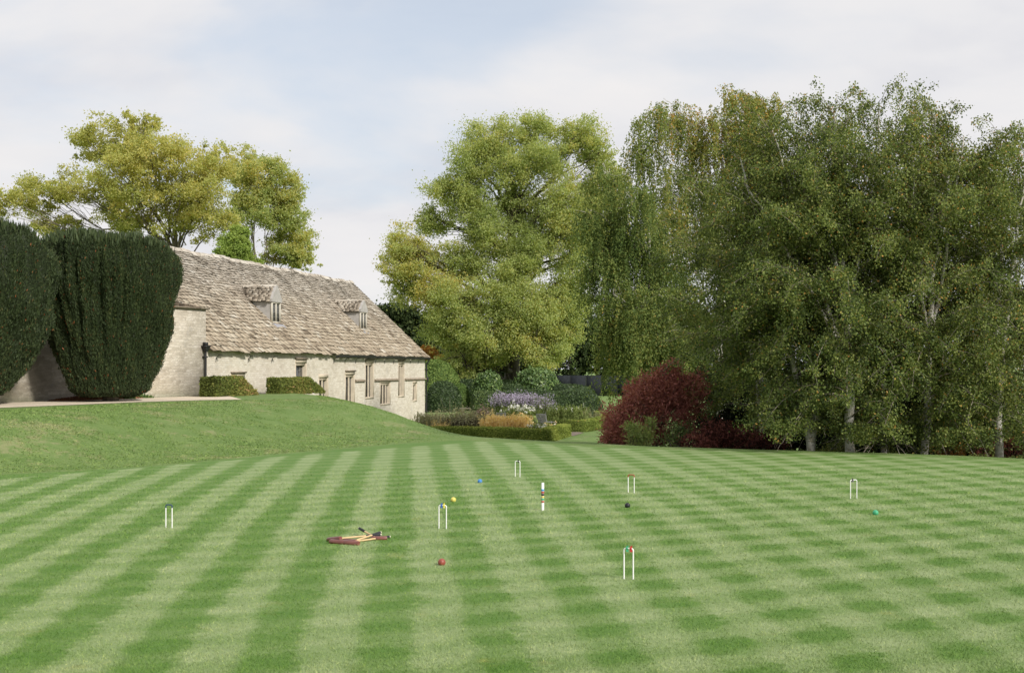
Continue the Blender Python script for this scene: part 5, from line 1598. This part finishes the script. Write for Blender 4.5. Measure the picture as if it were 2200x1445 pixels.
# winning peg: white post with six coloured bands
pg = thing('winning_peg', 'white croquet peg with coloured bands, standing upright in the lawn', 'peg', G(1166, 1097))
r = .0225; zc = 0.0; HP = .455
bands = [(-.1, .135, None), (.135, .168, (.42, .12, .08)), (.172, .205, (.07, .36, .16)), (.209, .242, (.62, .50, .12)), (.246, .279, (.015, .015, .015)), (.283, .316, (.40, .06, .045)), (.320, .353, (.08, .30, .62)), (.357, HP, None)]
b = MB(); b.lathe([(r, -.1), (r, HP - .006), (r * .75, HP)], 20); b.build('post', M['hoopwhite'], pg)
for k, (z0, z1, c) in enumerate(bands):
    if c is not None:
        b = MB(); b.lathe([(r + .0004, z0), (r + .0015, z0 + .001), (r + .0015, z1 - .001), (r + .0004, z1)], 20)
        b.build('colour_band', simple('peg_band', c, .5, .3, .08, 30), pg)

# four mallets dropped in a heap
M['mhead'] = simple('red_brown_mallet_wood', (.16, .055, .042), .32, .5, .25, 14.0, coat=.3)
M['mface'] = simple('mallet_end_grain', (.20, .065, .055), .4, .4, .2, 20.0)
M['shaft'] = simple('ash_shaft', (.58, .42, .22), .45, .4, .15, 10.0)
M['grip'] = simple('black_grip_tape', (.028, .030, .033), .7, .3, .3, 40.0)
M['capw'] = simple('pale_shaft_end', (.66, .60, .46), .5, .3, .1)


def mallet(label, h0, h1, zr, tip, ztip, frac=.5, hr=.030, joint=False, zr2=None):
    """head from photo point h0 to h1 lying on the lawn, shaft to photo point tip at height ztip"""
    a = G(*h0) + np.array([0, 0, zr]); c = G(*h1) + np.array([0, 0, zr if zr2 is None else zr2])
    e = G(*tip, ztip) ; m_ = a + (c - a) * frac
    root = np.array([m_[0], m_[1], 0.0])
    t = thing('croquet_mallet', label, 'mallet', root, 0, 'mallets lying on the lawn')
    d = unit(c - a); L = np.linalg.norm(c - a)
    b = MB(); b.tube([a + d * .006, a + d * .012, a + d * L * .485, a + d * L * .5, a + d * L * .515, c - d * .012, c - d * .006], [hr * .93, hr, hr, hr * (.95 if joint else 1), hr, hr, hr * .93], 18)
    hd = b.build('head', M['mhead'], t, smooth=False, loc=root)
    for s_, p in ((1, a), (-1, c)):
        b = MB(); b.tube([p, p + d * s_ * .0058], [hr * .90, hr * .93], 18); b.build('face', M['mface'], hd, loc=root)
    sd = unit(e - m_); Ls = np.linalg.norm(e - m_)
    b = MB(); b.tube([m_ + sd * hr * .85, m_ + sd * Ls * .66], [.0125, .0125], 10); b.build('shaft', M['shaft'], t, loc=root)
    b = MB(); b.tube([m_ + sd * Ls * .655, m_ + sd * (Ls * .66 + .01), m_ + sd * (Ls - .03), m_ + sd * (Ls - .018)], [.0145, .0185, .0185, .0175], 10); g = b.build('grip', M['grip'], t, loc=root)
    b = MB(); b.tube([m_ + sd * (Ls - .0178), m_ + sd * Ls], [.016, .013], 10); b.build('end_cap', M['capw'], g, loc=root)
    return t


mallet('mallet lying in front of the heap, its long head side-on to the camera', (709.5, 1168.2), (771, 1172.5), .033, (838, 1152), .03, .55, .035, True)
mallet('mallet at the back left of the heap, head pointing towards the camera', (705, 1164), (732, 1167.5), .036, (819, 1147.5), .06, .62, .030, zr2=.072)
mallet('mallet mostly hidden behind the front head, its grip rising over the others', (738, 1164.8), (766, 1167.0), .030, (818.5, 1142.5), .085, .8, .027)
mallet('mallet at the right of the heap, its shaft crossing over the other grips', (798, 1161.0), (831.5, 1160.5), .031, (771, 1133.5), .11, .35, .031)


# ------------------------------------------------------------------ grass blades: the mown lawn close by and the rougher bank
def blades(name, n, yr, mat, hgt, wid, seed, region=None, lean=.6, bank=False, ypow=2.2):
    rng = np.random.default_rng(seed)
    y = yr[0] + (yr[1] - yr[0]) * rng.random(n) ** ypow
    x = rng.uniform(-1, 1, n) * (y * .42 + .5)
    if region is not None:
        k = region(x, y); x = x[k]; y = y[k]; n = len(x)
    z = height(x, y) if bank else np.full(n, .012)
    p = np.stack([x, y, z], 1)
    h = hgt * rng.uniform(.5, 1.4, n) * (1 if bank else np.clip(y / 14, .8, 1.6))
    d = np.stack([rng.normal(0, lean, n), rng.normal(0, lean, n), np.ones(n)], 1)
    tip = p + d * h[:, None]
    sd = unit(np.cross(d, rng.normal(size=(n, 3)))) * (wid * rng.uniform(.6, 1.4, n) * np.clip(y / 14, .8, 2.2))[:, None]
    V = np.stack([p - sd, p + sd, tip], 1).reshape(-1, 3)
    b = MB(); b.add(V, np.arange(n * 3).reshape(n, 3), rng.random(n))
    return tag(b.build(name, mat), kind='stuff')


blades('lawn_grass', 480000, (8.8, 30), M['lawn_blade'], .020, .0026, 901, region=lambda x, y: (pdist(LAWN, x, y) == 0) & (np.random.default_rng(4).random(len(x)) < np.clip((30 - y) / 14, 0, 1)))


def onbank(x, y):
    dl = pdist(LAWN, x, y); dt = pdist(TERR, x, y)
    return (dl > .3) & (dt > .15) & (y < 58) & (np.random.default_rng(6).random(len(x)) < np.clip((-1.6 - x) / 4.5, 0, 1))


blades('bank_grass', 300000, (24, 56), M['grass_blade'], .022, .007, 902, region=onbank, bank=True, ypow=1.0, lean=.7)
